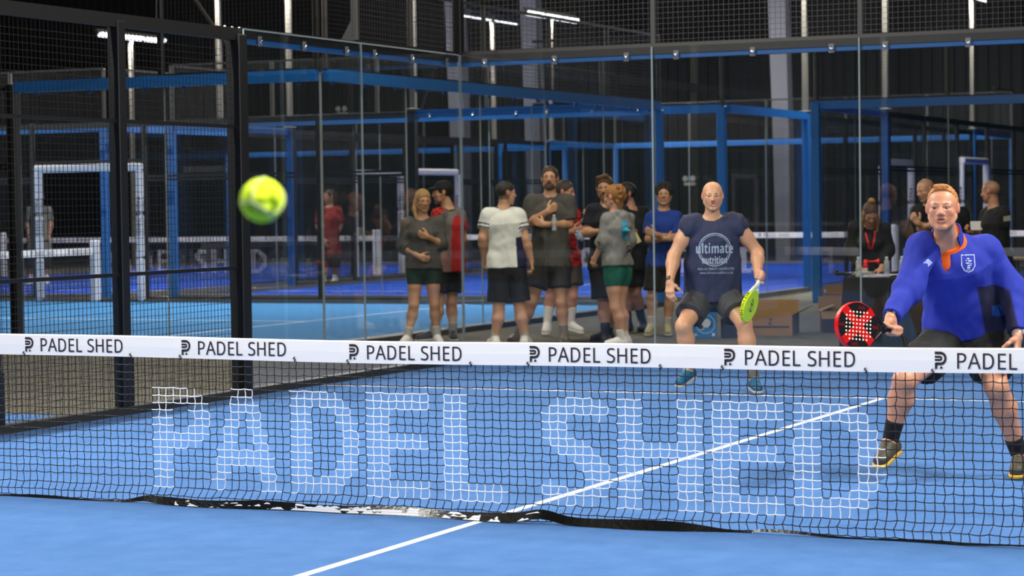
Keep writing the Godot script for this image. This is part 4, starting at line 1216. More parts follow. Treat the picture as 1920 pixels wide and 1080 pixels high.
func head_shape(F: Field, o: Dictionary) -> void:
	var fem: bool = o.get("fem", false)
	var jaw := 0.94 if fem else 1.0
	F.ell(Vector3(0, 0.035, -0.012), Vector3(0.080, 0.084, 0.097))
	F.ell(Vector3(0, -0.03, 0.026), Vector3(0.065 * jaw, 0.080, 0.060))
	F.cone(Vector3(-0.034 * jaw, -0.076, 0.030), Vector3(-0.013, -0.100, 0.058), 0.022, 0.018)
	F.cone(Vector3(0.034 * jaw, -0.076, 0.030), Vector3(0.013, -0.100, 0.058), 0.022, 0.018)
	for s in [-1.0, 1.0]:
		F.ell(Vector3(0.040 * s, -0.022, 0.052), Vector3(0.022, 0.020, 0.022))
		F.cone(Vector3(0.056 * jaw * s, -0.045, -0.005), Vector3(0.038 * jaw * s, -0.076, 0.030), 0.022, 0.021)
		F.ell(Vector3(0.081 * s, 0.004, -0.012), Vector3(0.008, 0.025, 0.016), Basis(Vector3.UP, 0.35 * s) * Basis(Vector3.RIGHT, -0.15))
		F.ell(Vector3(0.077 * s, -0.014, -0.008), Vector3(0.008, 0.011, 0.011))
		F.cone(Vector3(0.012 * s, 0.024, 0.081), Vector3(0.046 * s, 0.022, 0.064), 0.0085, 0.008)
		F.ell(Vector3(0.0105 * s, -0.032, 0.090), Vector3(0.0085, 0.0075, 0.010))
	F.cone(Vector3(0, 0.014, 0.084), Vector3(0, -0.026, 0.104), 0.0075, 0.0105)
	F.cone(Vector3(-0.016, -0.0575, 0.080), Vector3(0.016, -0.0575, 0.080), 0.0058, 0.0058)
	F.cone(Vector3(-0.013, -0.0690, 0.080), Vector3(0.013, -0.0690, 0.080), 0.0064, 0.0064)
	var nd: Vector3 = o.get("_neck", Vector3(0, -0.17, -0.04)) - Vector3(0, -0.055, -0.018)
	F.cone(Vector3(0, -0.055, -0.018), Vector3(0, -0.055, -0.018) + nd.normalized() * minf(nd.length(), 0.12), 0.059 if not fem else 0.046, 0.058 if not fem else 0.046)
	for s in [-1.0, 1.0]:
		F.ell(Vector3(0.031 * s, 0.003, 0.090), Vector3(0.018, 0.011, 0.014), Basis(), [], true)
	var open: float = o.get("mouth", 0.0)
	if open > 0.0:
		F.ell(Vector3(0, -0.063, 0.088), Vector3(0.018 + 0.01 * o.get("smile", 0.0), 0.0045 + 0.007 * open, 0.016), Basis(), [], true)
	else:
		F.ell(Vector3(0, -0.0632, 0.092), Vector3(0.022, 0.0020, 0.008), Basis(), [], true)
	# lids
	for s in [-1.0, 1.0]:
		F.cone(Vector3(0.018 * s, 0.0115, 0.0830), Vector3(0.043 * s, 0.0100, 0.0735), 0.0056, 0.0052)
		F.cone(Vector3(0.019 * s, -0.0125, 0.080), Vector3(0.042 * s, -0.0115, 0.0725), 0.0046, 0.0044)

func print_on(F: Field, tr: PackedVector2Array, org: Vector3, sx: Vector3, sy: Vector3, fw: Vector3, off := 0.0025) -> MB:
	# lays flat lettering on a garment's surface
	var m := MB.new()
	var pts := PackedVector3Array()
	var fo: Array = F.get_meta("fold", [0.0, 0])
	var fn := FastNoiseLite.new()
	fn.seed = fo[1]
	fn.frequency = 1.0
	fn.fractal_octaves = 2
	for q in tr:
		var p := org + sx * q.x + sy * q.y + fw * 0.30
		var a := 0.0
		var hit := -1.0
		while a < 0.45:
			if F.value(p - fw * a) >= 0.0:
				hit = a
				break
			a += 0.012
		if hit >= 0.0:
			var lo := hit - 0.012
			for z in 5:
				var md := (lo + hit) * 0.5
				if F.value(p - fw * md) >= 0.0:
					hit = md
				else:
					lo = md
			var sp := p - fw * hit
			pts.append(sp + fw * (off + fo[0] * fn.get_noise_3dv(sp / Vector3(0.13, 0.22, 0.13))))
		else:
			pts.append(Vector3.INF)
	for q in range(0, pts.size(), 3):
		if pts[q] == Vector3.INF or pts[q + 1] == Vector3.INF or pts[q + 2] == Vector3.INF:
			continue
		if (pts[q + 1] - pts[q]).cross(pts[q + 2] - pts[q]).dot(fw) > 0:
			m.tri(pts[q], pts[q + 1], pts[q + 2])
		else:
			m.tri(pts[q], pts[q + 2], pts[q + 1])
	return m

func bounds(list: Array, m: float) -> Array:
	var lo := Vector3.ONE * 99.0
	var hi := -lo
	for p in list:
		lo = lo.min(p)
		hi = hi.max(p)
	return [lo - Vector3.ONE * m, hi + Vector3.ONE * m]

func person(key: String, label: String, o: Dictionary) -> Array:
	var J: Dictionary = PPL[key]
	var g: float = o.get("g", 1.0)
	var b: float = o.get("bulk", 1.0)
	var cell: float = o.get("cell", 0.013)
	var fem: bool = o.get("fem", false)
	J["front"] = o.get("front", true)
	var root := thing("person", label, "person", J.base)
	var ha: Vector3 = J.ha
	var hb: Vector3 = J.hb
	var nk: Vector3 = J.nk
	var sa: Vector3 = J.sa
	var sb: Vector3 = J.sb
	var P := (ha + hb) * 0.5 + Vector3.UP * 0.03
	var sd := (nk - P).normalized()
	var tf: Vector3 = J.tf
	tf = (tf - sd * tf.dot(sd)).normalized()
	var side := tf.cross(sd).normalized()
	if side.dot(sb - sa) < 0:
		side = -side
	var W := P.lerp(nk, 0.36)
	var ch := P.lerp(nk, 0.72)
	var hf: Vector3 = J.hf
	var hu := (Vector3.UP + hf * 0.0001)
	hu = (hu - hf * hu.dot(hf)).normalized()
	var hs: float = g * o.get("hs", 1.0)
	var HT := Transform3D(Basis(hu.cross(hf), hu, hf) * hs, J.head)
	var hh := Basis(hu.cross(hf), hu, hf)
	# ---- body: one surface of trunk, limbs, head and hands
	var skin: Color = o.get("skin", Color(0.78, 0.58, 0.47))
	var body := MB.new()
	var bd := bounds([ha, hb, nk, sa, sb, J.ea, J.eb, J.wa, J.wb, J.ka, J.kb, J.aa, J.ab, J.ta, J.tb], 0.17)
	var F := Field.new(bd[0], bd[1], cell, 85.0)
	var wz := 0.90 if fem else 1.0
	F.cone(P - sd * 0.03, W, 0.112 * g * b, 0.098 * g * b * wz, side, 1.30)
	F.cone(W, ch, 0.098 * g * b * wz, 0.112 * g * b * wz, side, 1.32)
	F.cone(ch, nk - sd * 0.06, 0.110 * g * b * wz, 0.060 * g, side, 1.45)
	F.cone(nk - sd * 0.04, J.head - hh.y * 0.06 * hs - hh.z * 0.018, 0.064 * g * wz, 0.054 * g * wz)
	for k in ["a", "b"]:
		var s: Vector3 = J["s" + k]
		var e: Vector3 = J["e" + k]
		var w: Vector3 = J["w" + k]
		var hp: Vector3 = J["h" + k]
		var kn: Vector3 = J["k" + k]
		var an: Vector3 = J["a" + k]
		var to: Vector3 = J["t" + k]
		var am: float = g * b * (0.84 if fem else 1.0)
		F.cone(nk - sd * 0.035, s, 0.052 * g, 0.055 * am)
		F.cone(s, s.lerp(e, 0.45), 0.060 * am, 0.050 * am)
		F.cone(s.lerp(e, 0.45), e, 0.050 * am, 0.041 * am)
		F.cone(e, e.lerp(w, 0.30), 0.041 * am, 0.044 * am)
		F.cone(e.lerp(w, 0.30), w, 0.044 * am, 0.027 * am)
		F.cone(hp - tf * 0.025, hp.lerp(kn, 0.18) - tf * 0.02, 0.086 * g * b, 0.086 * g * b)
		F.cone(hp, hp.lerp(kn, 0.5), 0.083 * g * b, 0.071 * g * b)
		F.cone(hp.lerp(kn, 0.5), kn, 0.071 * g * b, 0.054 * g * b)
		var back := (hp + an) * 0.5 - kn
		var cf: Vector3 = kn.lerp(an, 0.32) - (to - an).normalized() * 0.018
		F.cone(kn, cf, 0.052 * g * b, 0.058 * g * b)
		F.cone(cf, an, 0.058 * g * b, 0.036 * g)
		F.cone(an, an.lerp(to, 0.6) - Vector3.UP * 0.01, 0.036 * g, 0.026 * g)
	F.add_to(body)
	var n0 := body.v.size()
	var HF := Field.new(Vector3(-0.125, -0.255, -0.16), Vector3(0.125, 0.145, 0.135), o.get("hcell", 0.0058), 185.0)
	o["_neck"] = HT.affine_inverse() * (nk - sd * 0.02)
	head_shape(HF, o)
	HF.add_to(body, HT)
	var inv := HT.affine_inverse()
	var n1 := body.v.size()
	var hcell: float = o.get("handcell", 0.0046)
	add_hand(body, J, "a", g * (0.9 if fem else 1.0), o.get("curl_a", 0.25), hcell, o.get("thumb_a", 0.35))
	add_hand(body, J, "b", g * (0.9 if fem else 1.0), o.get("curl_b", 0.25), hcell, o.get("thumb_b", 0.35))
	var base := lin(skin)
	var red := lin(skin.lerp(Color(0.80, 0.36, 0.30), 0.35))
	var lip := lin(skin.lerp(Color(0.66, 0.26, 0.25), 0.38))
	var stub: Color = lin(skin.lerp(o.get("hair", Color(0.2, 0.15, 0.12)), o.get("stubble", 0.0)))
	var scalp: Color = lin(skin.lerp(o.get("hair", Color(0.2, 0.15, 0.12)), o.get("shaved", 0.0)))
	body.c.resize(body.v.size())
	body.c.fill(base)
	for q in range(n0, n1):
		var p := inv * body.v[q]
		var c := base
		if p.z > 0.02 and p.y < -0.04:
			c = stub
		if p.y > 0.03 and (p.z < 0.045 or p.y > 0.095):
			c = scalp
		if o.has("shaved") and p.z < 0.0 and p.y > -0.055:
			c = scalp
		if p.z > 0.03:
			var d := Vector2(absf(p.x) - 0.045, p.y + 0.025).length()
			c = c.lerp(red, clampf(1.0 - d / 0.03, 0, 1) * 0.6)
			if Vector2(p.x, (p.y + 0.024) * 0.9).length() < 0.016:
				c = c.lerp(red, 0.5)
		if p.z > 0.072 and absf(p.x) < 0.022 and absf(p.y + 0.063) < 0.0125:
			c = c.lerp(lip, 0.85)
		if absf(p.x) > 0.072 and absf(p.y) < 0.03:
			c = c.lerp(red, 0.6)
		body.c[q] = c
	if not M.has("skin"):
		var sm := mat(Color.WHITE, 0.48, 0.0, true)
		sm.subsurf_scatter_enabled = true
		sm.subsurf_scatter_strength = 0.06
		M.skin = sm
		M.eye = mat(Color(0.62, 0.58, 0.55), 0.25)
	var bp := part("body", body, M.skin, root)
	# eyes
	for s in [-1.0, 1.0]:
		if o.get("noeyes", false):
			break
		var m := MB.new()
		var pr := PackedVector2Array()
		for q in 9:
			var a := PI * q / 8.0 - PI * 0.5
			pr.append(Vector2(cos(a), sin(a)) * 0.0118)
		var look := Basis(Vector3.UP, o.get("look", 0.0))
		m.lathe(pr, 12, HT * Transform3D(look * Basis(Vector3.RIGHT, PI * 0.5), Vector3(0.031 * s, 0.0005, 0.0715)))
		var ey := part("eye", m, M.eye, bp)
		for r in [[0.0066, 0.0006, o.get("iris", Color(0.16, 0.15, 0.15))], [0.0036, 0.0010, Color(0.02, 0.02, 0.02)]]:
			m.c.resize(0)
			var im := MB.new()
			im.lathe(PackedVector2Array([Vector2(r[0], 0.0103), Vector2(r[0] * 0.6, 0.0114 + r[1] * 0.3), Vector2(0, 0.0118 + r[1])]), 12, HT * Transform3D(look * Basis(Vector3.RIGHT, PI * 0.5), Vector3(0.031 * s, 0.0005, 0.0715)))
			var imm := im.mesh()
			var am := ey.mesh as ArrayMesh
			am.add_surface_from_arrays(Mesh.PRIMITIVE_TRIANGLES, imm.surface_get_arrays(0))
			if am.get_surface_count() == 2:
				ey.material_override = null
				am.surface_set_material(0, M.eye)
			am.surface_set_material(am.get_surface_count() - 1, mat(r[2], 0.15))
	var hairc: Color = o.get("hair", Color(0.2, 0.15, 0.12))
	var hm := mat(hairc, 0.55)
	for s in [-1.0, 1.0]:
		if o.get("noeyes", false):
			break
		var m := MB.new()
		m.tube(PackedVector3Array([HT * Vector3(0.013 * s, 0.0215, 0.0900), HT * Vector3(0.030 * s, 0.0250, 0.0840), HT * Vector3(0.049 * s, 0.0190, 0.0690)]), PackedFloat32Array([0.0040 * hs, 0.0042 * hs, 0.0018 * hs]), 6)
		part("eyebrow", m, mat(o.get("brow", hairc), 0.7), bp)
	# ---- hair and beard
	var style: String = o.get("style", "none")
	if style != "none":
		var H := Field.new(Vector3(-0.15, -0.30, -0.20), Vector3(0.15, 0.20, 0.15), o.get("hcell", 0.0058), 150.0)
		var t: float = o.get("thick", 0.010)
		var front: float = o.get("hairline", 0.030)
		var low: float = o.get("hairlow", 0.026)
		var cut := [Plane(Vector3(0, -0.51, 0.86), front), Plane(Vector3(0, -0.91, 0.41), low)]
		if style == "pulled" or style == "braids" or style == "bun":
			cut[1] = Plane(Vector3(0, -0.96, 0.28), 0.075)
		H.ell(Vector3(0, 0.037, -0.014), Vector3(0.077, 0.086, 0.098) + Vector3(t * 0.6, t, t * 0.6), Basis(), cut)
		if style == "quiff":
			H.cone(Vector3(-0.055, 0.105, 0.052), Vector3(0.02, 0.125, 0.060), 0.022, 0.026)
			H.cone(Vector3(-0.068, 0.070, 0.045), Vector3(-0.055, 0.105, 0.052), 0.016, 0.020)
			H.cone(Vector3(0.02, 0.120, 0.055), Vector3(0.062, 0.080, 0.040), 0.024, 0.014)
		if style == "tuft":
			for q in 7:
				var x := -0.03 + q * 0.009
				H.cone(Vector3(x, 0.110, 0.046), Vector3(x * 1.2, 0.117 + 0.003 * sin(q * 2.1), 0.052), 0.010, 0.006)
		if style == "curly":
			var rng := RandomNumberGenerator.new()
			rng.seed = 3
			for q in 90:
				var d := Vector3(rng.randf_range(-1, 1), rng.randf_range(-0.25, 1), rng.randf_range(-1, 0.8)).normalized()
				if d.z > 0.55 and d.y < 0.55:
					continue
				H.ell(Vector3(0, 0.045, -0.012) + d * Vector3(0.082, 0.092, 0.10), Vector3.ONE * rng.randf_range(0.014, 0.022))
		if style == "pulled":
			H.cone(Vector3(0, 0.10, -0.085), Vector3(-0.02, 0.06, -0.125), 0.022, 0.026)
			H.cone(Vector3(-0.05, 0.0, -0.085), Vector3(-0.085, -0.09, -0.02), 0.028, 0.026)
			H.cone(Vector3(-0.085, -0.09, -0.02), Vector3(-0.085, -0.19, 0.035), 0.026, 0.012)
		if style == "braids":
			for s in [-1.0, 1.0]:
				for q in 11:
					var a := deg_to_rad(60.0 - q * 17.0)
					var x: float = (0.030 + 0.004 * sin(q * 1.0)) * s
					var c := Vector3(x, 0.037 + sin(a) * 0.092, -0.014 - cos(a) * 0.105)
					H.ell(c + Vector3(0.012 * (1 if q % 2 else -1), 0, 0), Vector3(0.022, 0.014, 0.016), Basis(Vector3.FORWARD, 0.6 * (1 if q % 2 else -1)))
				H.cone(Vector3(0.030 * s, -0.065, -0.075), Vector3(0.012 * s, -0.125, -0.075), 0.020, 0.010)
		var hmb := MB.new()
		H.add_to(hmb, HT)
		ruffle(hmb, 0, o.get("fuzz", 0.003), Vector3(0.008, 0.05, 0.008) * o.get("curl", 1.0), 11)
		part("hair", hmb, hm, root)
	if style == "bun":
		var H := Field.new(Vector3(-0.15, -0.30, -0.20), Vector3(0.15, 0.20, 0.15), 0.006, 150.0)
		H.ell(Vector3(0.005, 0.138, -0.045), Vector3(0.036, 0.032, 0.034))
		for s in [-1.0, 1.0]:
			H.cone(Vector3(0.068 * s, 0.03, 0.025), Vector3(0.080 * s, -0.06, 0.030), 0.013, 0.020)
			H.cone(Vector3(0.080 * s, -0.06, 0.030), Vector3(0.082 * s, -0.22, 0.075), 0.020, 0.012)
		var bm := MB.new()
		H.add_to(bm, HT)
		ruffle(bm, 0, 0.004, Vector3(0.008, 0.05, 0.008), 12)
		part("hair_lock", bm, mat(o.hair2, 0.55), root)
	if o.get("beard", 0.0) > 0.0:
		var H := Field.new(Vector3(-0.1, -0.15, -0.06), Vector3(0.1, 0.02, 0.13), o.get("hcell", 0.0058), 185.0)
		var t: float = o.beard
		var cp := [Plane(Vector3(0, 0.9, 0.44), -0.02), Plane(Vector3(0, 0, -1), -0.002)]
		H.ell(Vector3(0, -0.035, 0.024), Vector3(0.058 + t, 0.082 + t, 0.060 + t), Basis(), cp)
		for s in [-1.0, 1.0]:
			H.cone(Vector3(0.030 * s, -0.078, 0.030), Vector3(0.012 * s, -0.102, 0.060), 0.020 + t, 0.018 + t, Vector3.ZERO, 1.0, cp)
			H.cone(Vector3(0.060 * s, -0.03, 0.0), Vector3(0.034 * s, -0.078, 0.030), 0.016 + t, 0.020 + t, Vector3.ZERO, 1.0, [Plane(Vector3(0, 0, -1), 0.006)])
		var bm := MB.new()
		H.add_to(bm, HT)
		for s in [-1.0, 1.0]:
			bm.tube(PackedVector3Array([HT * Vector3(0.002 * s, -0.047, 0.092), HT * Vector3(0.018 * s, -0.051, 0.084), HT * Vector3(0.027 * s, -0.066, 0.074)]), 0.0045 * hs, 5)
		ruffle(bm, 0, 0.003, Vector3.ONE * 0.01, 5)
		part("beard", bm, mat(o.get("beardc", hairc), 0.7), root)
	if o.has("cap"):
		var m := MB.new()
		var H := Field.new(Vector3(-0.12, -0.02, -0.14), Vector3(0.12, 0.16, 0.22), 0.006, 170.0)
		H.ell(Vector3(0, 0.040, -0.014), Vector3(0.087, 0.096, 0.108), Basis(), [Plane(Vector3(0, -1, 0.1), -0.035)])
		H.cone(Vector3(-0.03, 0.050, 0.075), Vector3(-0.025, 0.046, 0.140), 0.010, 0.007, Vector3.RIGHT, 5.0)
		H.cone(Vector3(0.03, 0.050, 0.075), Vector3(0.025, 0.046, 0.140), 0.010, 0.007, Vector3.RIGHT, 5.0)
		H.add_to(m, HT)
		part("cap", m, mat(o.cap, 0.8), root)
	if o.get("glasses", false):
		var m := MB.new()
		for s in [-1.0, 1.0]:
			var ring := PackedVector3Array()
			for q in 17:
				var a := TAU * q / 16.0
				ring.append(HT * Vector3(0.031 * s + cos(a) * 0.024, 0.0 + sin(a) * 0.018, 0.094 - absf(cos(a)) * 0.004))
			m.tube(ring, 0.0016, 5)
			m.tube(PackedVector3Array([HT * Vector3(0.055 * s, 0.006, 0.090), HT * Vector3(0.078 * s, 0.010, 0.03), HT * Vector3(0.080 * s, 0.004, -0.015)]), 0.0016, 5)
		m.tube(PackedVector3Array([HT * Vector3(-0.008, 0.004, 0.096), HT * Vector3(0.008, 0.004, 0.096)]), 0.0016, 5)
		part("glasses", m, mat(Color(0.5, 0.45, 0.4), 0.3, 1.0), root)
	# ---- top
	var T := Field.new(bd[0], bd[1], cell, 85.0)
	var lo: float = o.get("loose", 1.0)
	var hem: Vector3 = P - sd * o.get("hem", 0.06)
	o["_hem"] = hem
	var hp := Plane(-Vector3.UP.lerp(sd, 0.7).normalized(), hem)
	var ease: float = o.get("ease", 0.020)
	var over := maxf(ease, o.get("sease", 0.018) * 0.7 + 0.012)
	T.cone(nk - sd * 0.075, ch, 0.072 * g, 0.114 * g * b * wz + ease, side, 1.42)
	T.cone(ch, W, 0.114 * g * b * wz + ease, 0.102 * g * b * wz + ease * lo, side, 1.34)
	T.cone(W, hem - sd * 0.06, 0.102 * g * b * wz + ease * lo, maxf(0.110 * g * b + ease * lo, 0.105 * g * b + over), side, 1.36, [hp])
	for k in ["a", "b"]:
		T.cone(J["h" + k] + sd * 0.10 - tf * 0.015, J["h" + k] - sd * 0.10 - tf * 0.02, 0.080 * g * b + over, 0.094 * g * b + over, Vector3.ZERO, 1.0, [hp])
	var sl: float = o.get("sleeve", 0.6)
	for k in ["a", "b"]:
		var s: Vector3 = J["s" + k]
		var e: Vector3 = J["e" + k]
		var w: Vector3 = J["w" + k]
		var out := (s - nk)
		out = (out - sd * out.dot(sd)).normalized()
		var am: float = g * b * (0.86 if fem else 1.0)
		T.cone(nk - sd * 0.042, s - sd * 0.002, 0.063 * g, 0.064 * am + ease * 0.5)
		if sl <= 0.0:
			T.cone(s.lerp(nk, 0.25), s + out * 0.06, 0.062 * am + ease * 0.5, 0.066 * am + ease * 0.6, Vector3.ZERO, 1.0, [Plane(out, s + out * 0.045)])
		elif sl <= 1.0:
			var d := (e - s).normalized()
			var end := s.lerp(e, sl)
			T.cone(s, end + d * 0.05, 0.061 * am + ease * 0.7, (0.052 * am + ease * 1.15) * o.get("cuff", 1.0), Vector3.ZERO, 1.0, [Plane(d, end)])
		else:
			var end := e.lerp(w, sl - 1.0)
			var d := (w - e).normalized()
			T.cone(s, e, 0.061 * am + ease * 0.7, 0.052 * am + ease * 0.8)
			T.cone(e - d * 0.02, e + d * 0.02, 0.054 * am + ease * 0.9, 0.054 * am + ease * 0.9)
			T.cone(e, end + d * 0.04, 0.053 * am + ease * 0.7, 0.032 * am + ease * o.get("wristw", 0.6), Vector3.ZERO, 1.0, [Plane(d, end)])
	if o.get("hood", false):
		T.cone(nk - tf * 0.05 - side * 0.07, nk - tf * 0.09 - sd * 0.03, 0.040, 0.055)
		T.cone(nk - tf * 0.09 - sd * 0.03, nk - tf * 0.05 + side * 0.07, 0.055, 0.040)
		T.cone(nk - tf * 0.10 - sd * 0.05, nk - tf * 0.13 - sd * 0.14, 0.06, 0.045, side, 1.7)
	if o.get("bust", false):
		for s in [-1.0, 1.0]:
			T.ell(ch + tf * 0.085 + side * 0.07 * s - sd * 0.03, Vector3.ONE * 0.068)
	var nr: float = o.get("neck", 0.066)
	T.ell(nk + tf * o.get("neckf", 0.03) + sd * 0.035, Vector3(nr * 1.05, 0.062 + o.get("neckdeep", 0.0), nr), Basis(side, sd, side.cross(sd)), [], true)
	if o.has("vneck"):
		var vd: float = o.vneck
		T.ell(nk + tf * 0.115 - Vector3.UP * vd * 0.45 - side * 0.028, Vector3(0.032, vd * 0.62, 0.075), Basis(side, sd, side.cross(sd)), [], true)
	var top := MB.new()
	T.add_to(top)
	T.set_meta("fold", [o.get("fold", 0.010), key.length() + 3])
	ruffle(top, 0, o.get("fold", 0.010), Vector3(0.13, 0.22, 0.13), key.length() + 3)
	var tc: Color = o.get("top", Color(0.2, 0.2, 0.2))
	var tm: Material
	if o.has("paint"):
		var fn: Callable = o.paint
		top.c.resize(top.v.size())
		var ctx := {"P": P, "nk": nk, "sd": sd, "tf": tf, "side": side, "J": J, "ch": ch, "hem": hem}
		for q in top.v.size():
			top.c[q] = lin(fn.call(top.v[q], ctx))
		tm = mat(Color.WHITE, 0.85, 0.0, true)
	else:
		tm = mat(tc, 0.85)
	var tp := part(o.get("topname", "shirt"), top, tm, root)
	# ---- shorts
	var S := Field.new(bd[0], bd[1], cell, 80.0)
	var fr: float = o.get("leg", 0.62)
	var se: float = o.get("sease", 0.018)
	var wp := Plane(sd, (o._hem as Vector3) + sd * 0.03)
	S.cone(P - sd * 0.03, W, 0.112 * g * b + se * 0.6, 0.098 * g * b * wz + se * 0.4, side, 1.30, [wp])
	var wq := Plane(sd, P + sd * 0.12)
	for k in ["a", "b"]:
		var h0: Vector3 = J["h" + k]
		var kn: Vector3 = J["k" + k]
		var d := (kn - h0).normalized()
		var end := h0.lerp(kn, fr)
		var pl := [Plane(d, end), wq]
		S.cone(h0 - tf * 0.025, h0.lerp(kn, 0.18) - tf * 0.02, 0.086 * g * b + se * 0.5, 0.086 * g * b + se * 0.5, Vector3.ZERO, 1.0, pl)
		S.cone(h0, h0.lerp(kn, 0.5), 0.083 * g * b + se * 0.6, 0.071 * g * b + se * 0.9, Vector3.ZERO, 1.0, pl)
		S.cone(h0.lerp(kn, 0.15), end + d * 0.08, 0.083 * g * b + se * 0.6, lerpf(0.082, 0.066, fr) * g * b + se * o.get("flare", 1.5), Vector3.ZERO, 1.0, pl)
	var sm := MB.new()
	S.add_to(sm)
	ruffle(sm, 0, o.get("sfold", 0.007), Vector3(0.09, 0.20, 0.09), key.length() + 20)
	var sp := part(o.get("legname", "shorts"), sm, mat(o.get("shorts", Color(0.06, 0.06, 0.07)), 0.8), root)
	# ---- socks and shoes
	for k in ["a", "b"]:
		var kn: Vector3 = J["k" + k]
		var an: Vector3 = J["a" + k]
		var to: Vector3 = J["t" + k]
		var sk: float = o.get("sock_h", 0.12)
		var d := (kn - an).normalized()
		var bb := bounds([an, an + d * sk], 0.08)
		var K := Field.new(bb[0], bb[1], 0.008, 90.0)
		K.cone(an - d * 0.03, an + d * (sk + 0.05), 0.042 * g, 0.040 * g + sk * 0.10, Vector3.ZERO, 1.0, [Plane(d, an + d * sk)])
		var km := MB.new()
		K.add_to(km)
		part("sock", km, mat(o.get("sock", Color(0.85, 0.85, 0.85)), 0.9), root)
		var fw := ((to - Vector3.UP * 0.03) - (an - Vector3.UP * 0.085)).normalized()
		var sx := Vector3.UP.cross(fw).normalized()
		var up := fw.cross(sx)
		var FT := Transform3D(Basis(sx, up, fw) * g, an - up * 0.085)
		var U := Field.new(Vector3(-0.09, -0.02, -0.12), Vector3(0.09, 0.17, 0.25), o.get("scell", 0.006), 130.0)
		var c1 := [Plane(Vector3.DOWN, -0.020)]
		U.cone(Vector3(0, 0.045, -0.030), Vector3(0.004, 0.036, 0.155), 0.040, 0.036, Vector3.RIGHT, 1.12, c1)
		U.cone(Vector3(0, 0.05, -0.020), Vector3(0, 0.115, -0.008), 0.041, 0.043, Vector3.ZERO, 1.0, [Plane(Vector3(0, 1, 0.25).normalized(), 0.094)])
		U.cone(Vector3(0, 0.070, 0.035), Vector3(0, 0.045, 0.12), 0.040, 0.030, Vector3.ZERO, 1.0, c1)
		var um := MB.new()
		U.add_to(um, FT)
		var shoe := part("shoe", um, mat(o.get("shoe", Color(0.9, 0.9, 0.88)), 0.6), root)
		var L := Field.new(Vector3(-0.09, -0.02, -0.12), Vector3(0.09, 0.08, 0.25), o.get("scell", 0.006), 170.0)
		var c2 := [Plane(Vector3.DOWN, 0.0), Plane(Vector3(0, 1, 0.06), 0.030)]
		L.cone(Vector3(0, 0.016, -0.036), Vector3(0.004, 0.016, 0.160), 0.041, 0.040, Vector3.RIGHT, 1.12, c2)
		var lm := MB.new()
		L.add_to(lm, FT)
		part("sole", lm, mat(o.get("sole", Color(0.9, 0.9, 0.88)), 0.6), shoe)
		if o.get("laces", true):
			var am := MB.new()
			for q in 4:
				var z := 0.045 + q * 0.022
				var y := 0.110 - q * 0.012
				am.tube(PackedVector3Array([FT * Vector3(-0.024, y - 0.010, z), FT * Vector3(0, y, z + 0.004), FT * Vector3(0.024, y - 0.010, z + 0.008)]), 0.0035, 5)
			var sc: Color = o.get("lace", o.get("shoe", Color(0.9, 0.9, 0.88)))
			var lc := part("laces", am, mat(sc, 0.7), shoe)
			lc.set_meta("kind", "stuff")
	return [root, T, tp, {"side": side, "sd": sd, "tf": tf, "ch": ch, "P": P, "nk": nk, "HT": HT, "J": J, "S": S}]

func band_on(root: Node3D, called: String, J: Dictionary, k: String, at: float, r: float, w: float, c: Color) -> void:
	var a: Vector3 = J["e" + k]
	var b: Vector3 = J["w" + k]
	var p := a.lerp(b, at)
	var d := (b - a).normalized()
	var m := MB.new()
	m.tube(PackedVector3Array([p - d * w * 0.5, p - d * w * 0.45, p + d * w * 0.45, p + d * w * 0.5]), PackedFloat32Array([r * 0.96, r, r, r * 0.96]), 14)
	if called == "wristwatch":
		var n: Vector3 = -J["n" + k]
		n = (n - d * n.dot(d)).normalized()
		m.cbox(p + n * (r + 0.002), Vector3(0.034, 0.010, 0.036), 0.004, Basis(n.cross(d), n, n.cross(d).cross(n)))
	part(called, m, mat(c, 0.4), root)

const RH := Vector3(0.90747, 0, -0.42011)
const CT := Vector3(0.42011, 0, 0.90747)

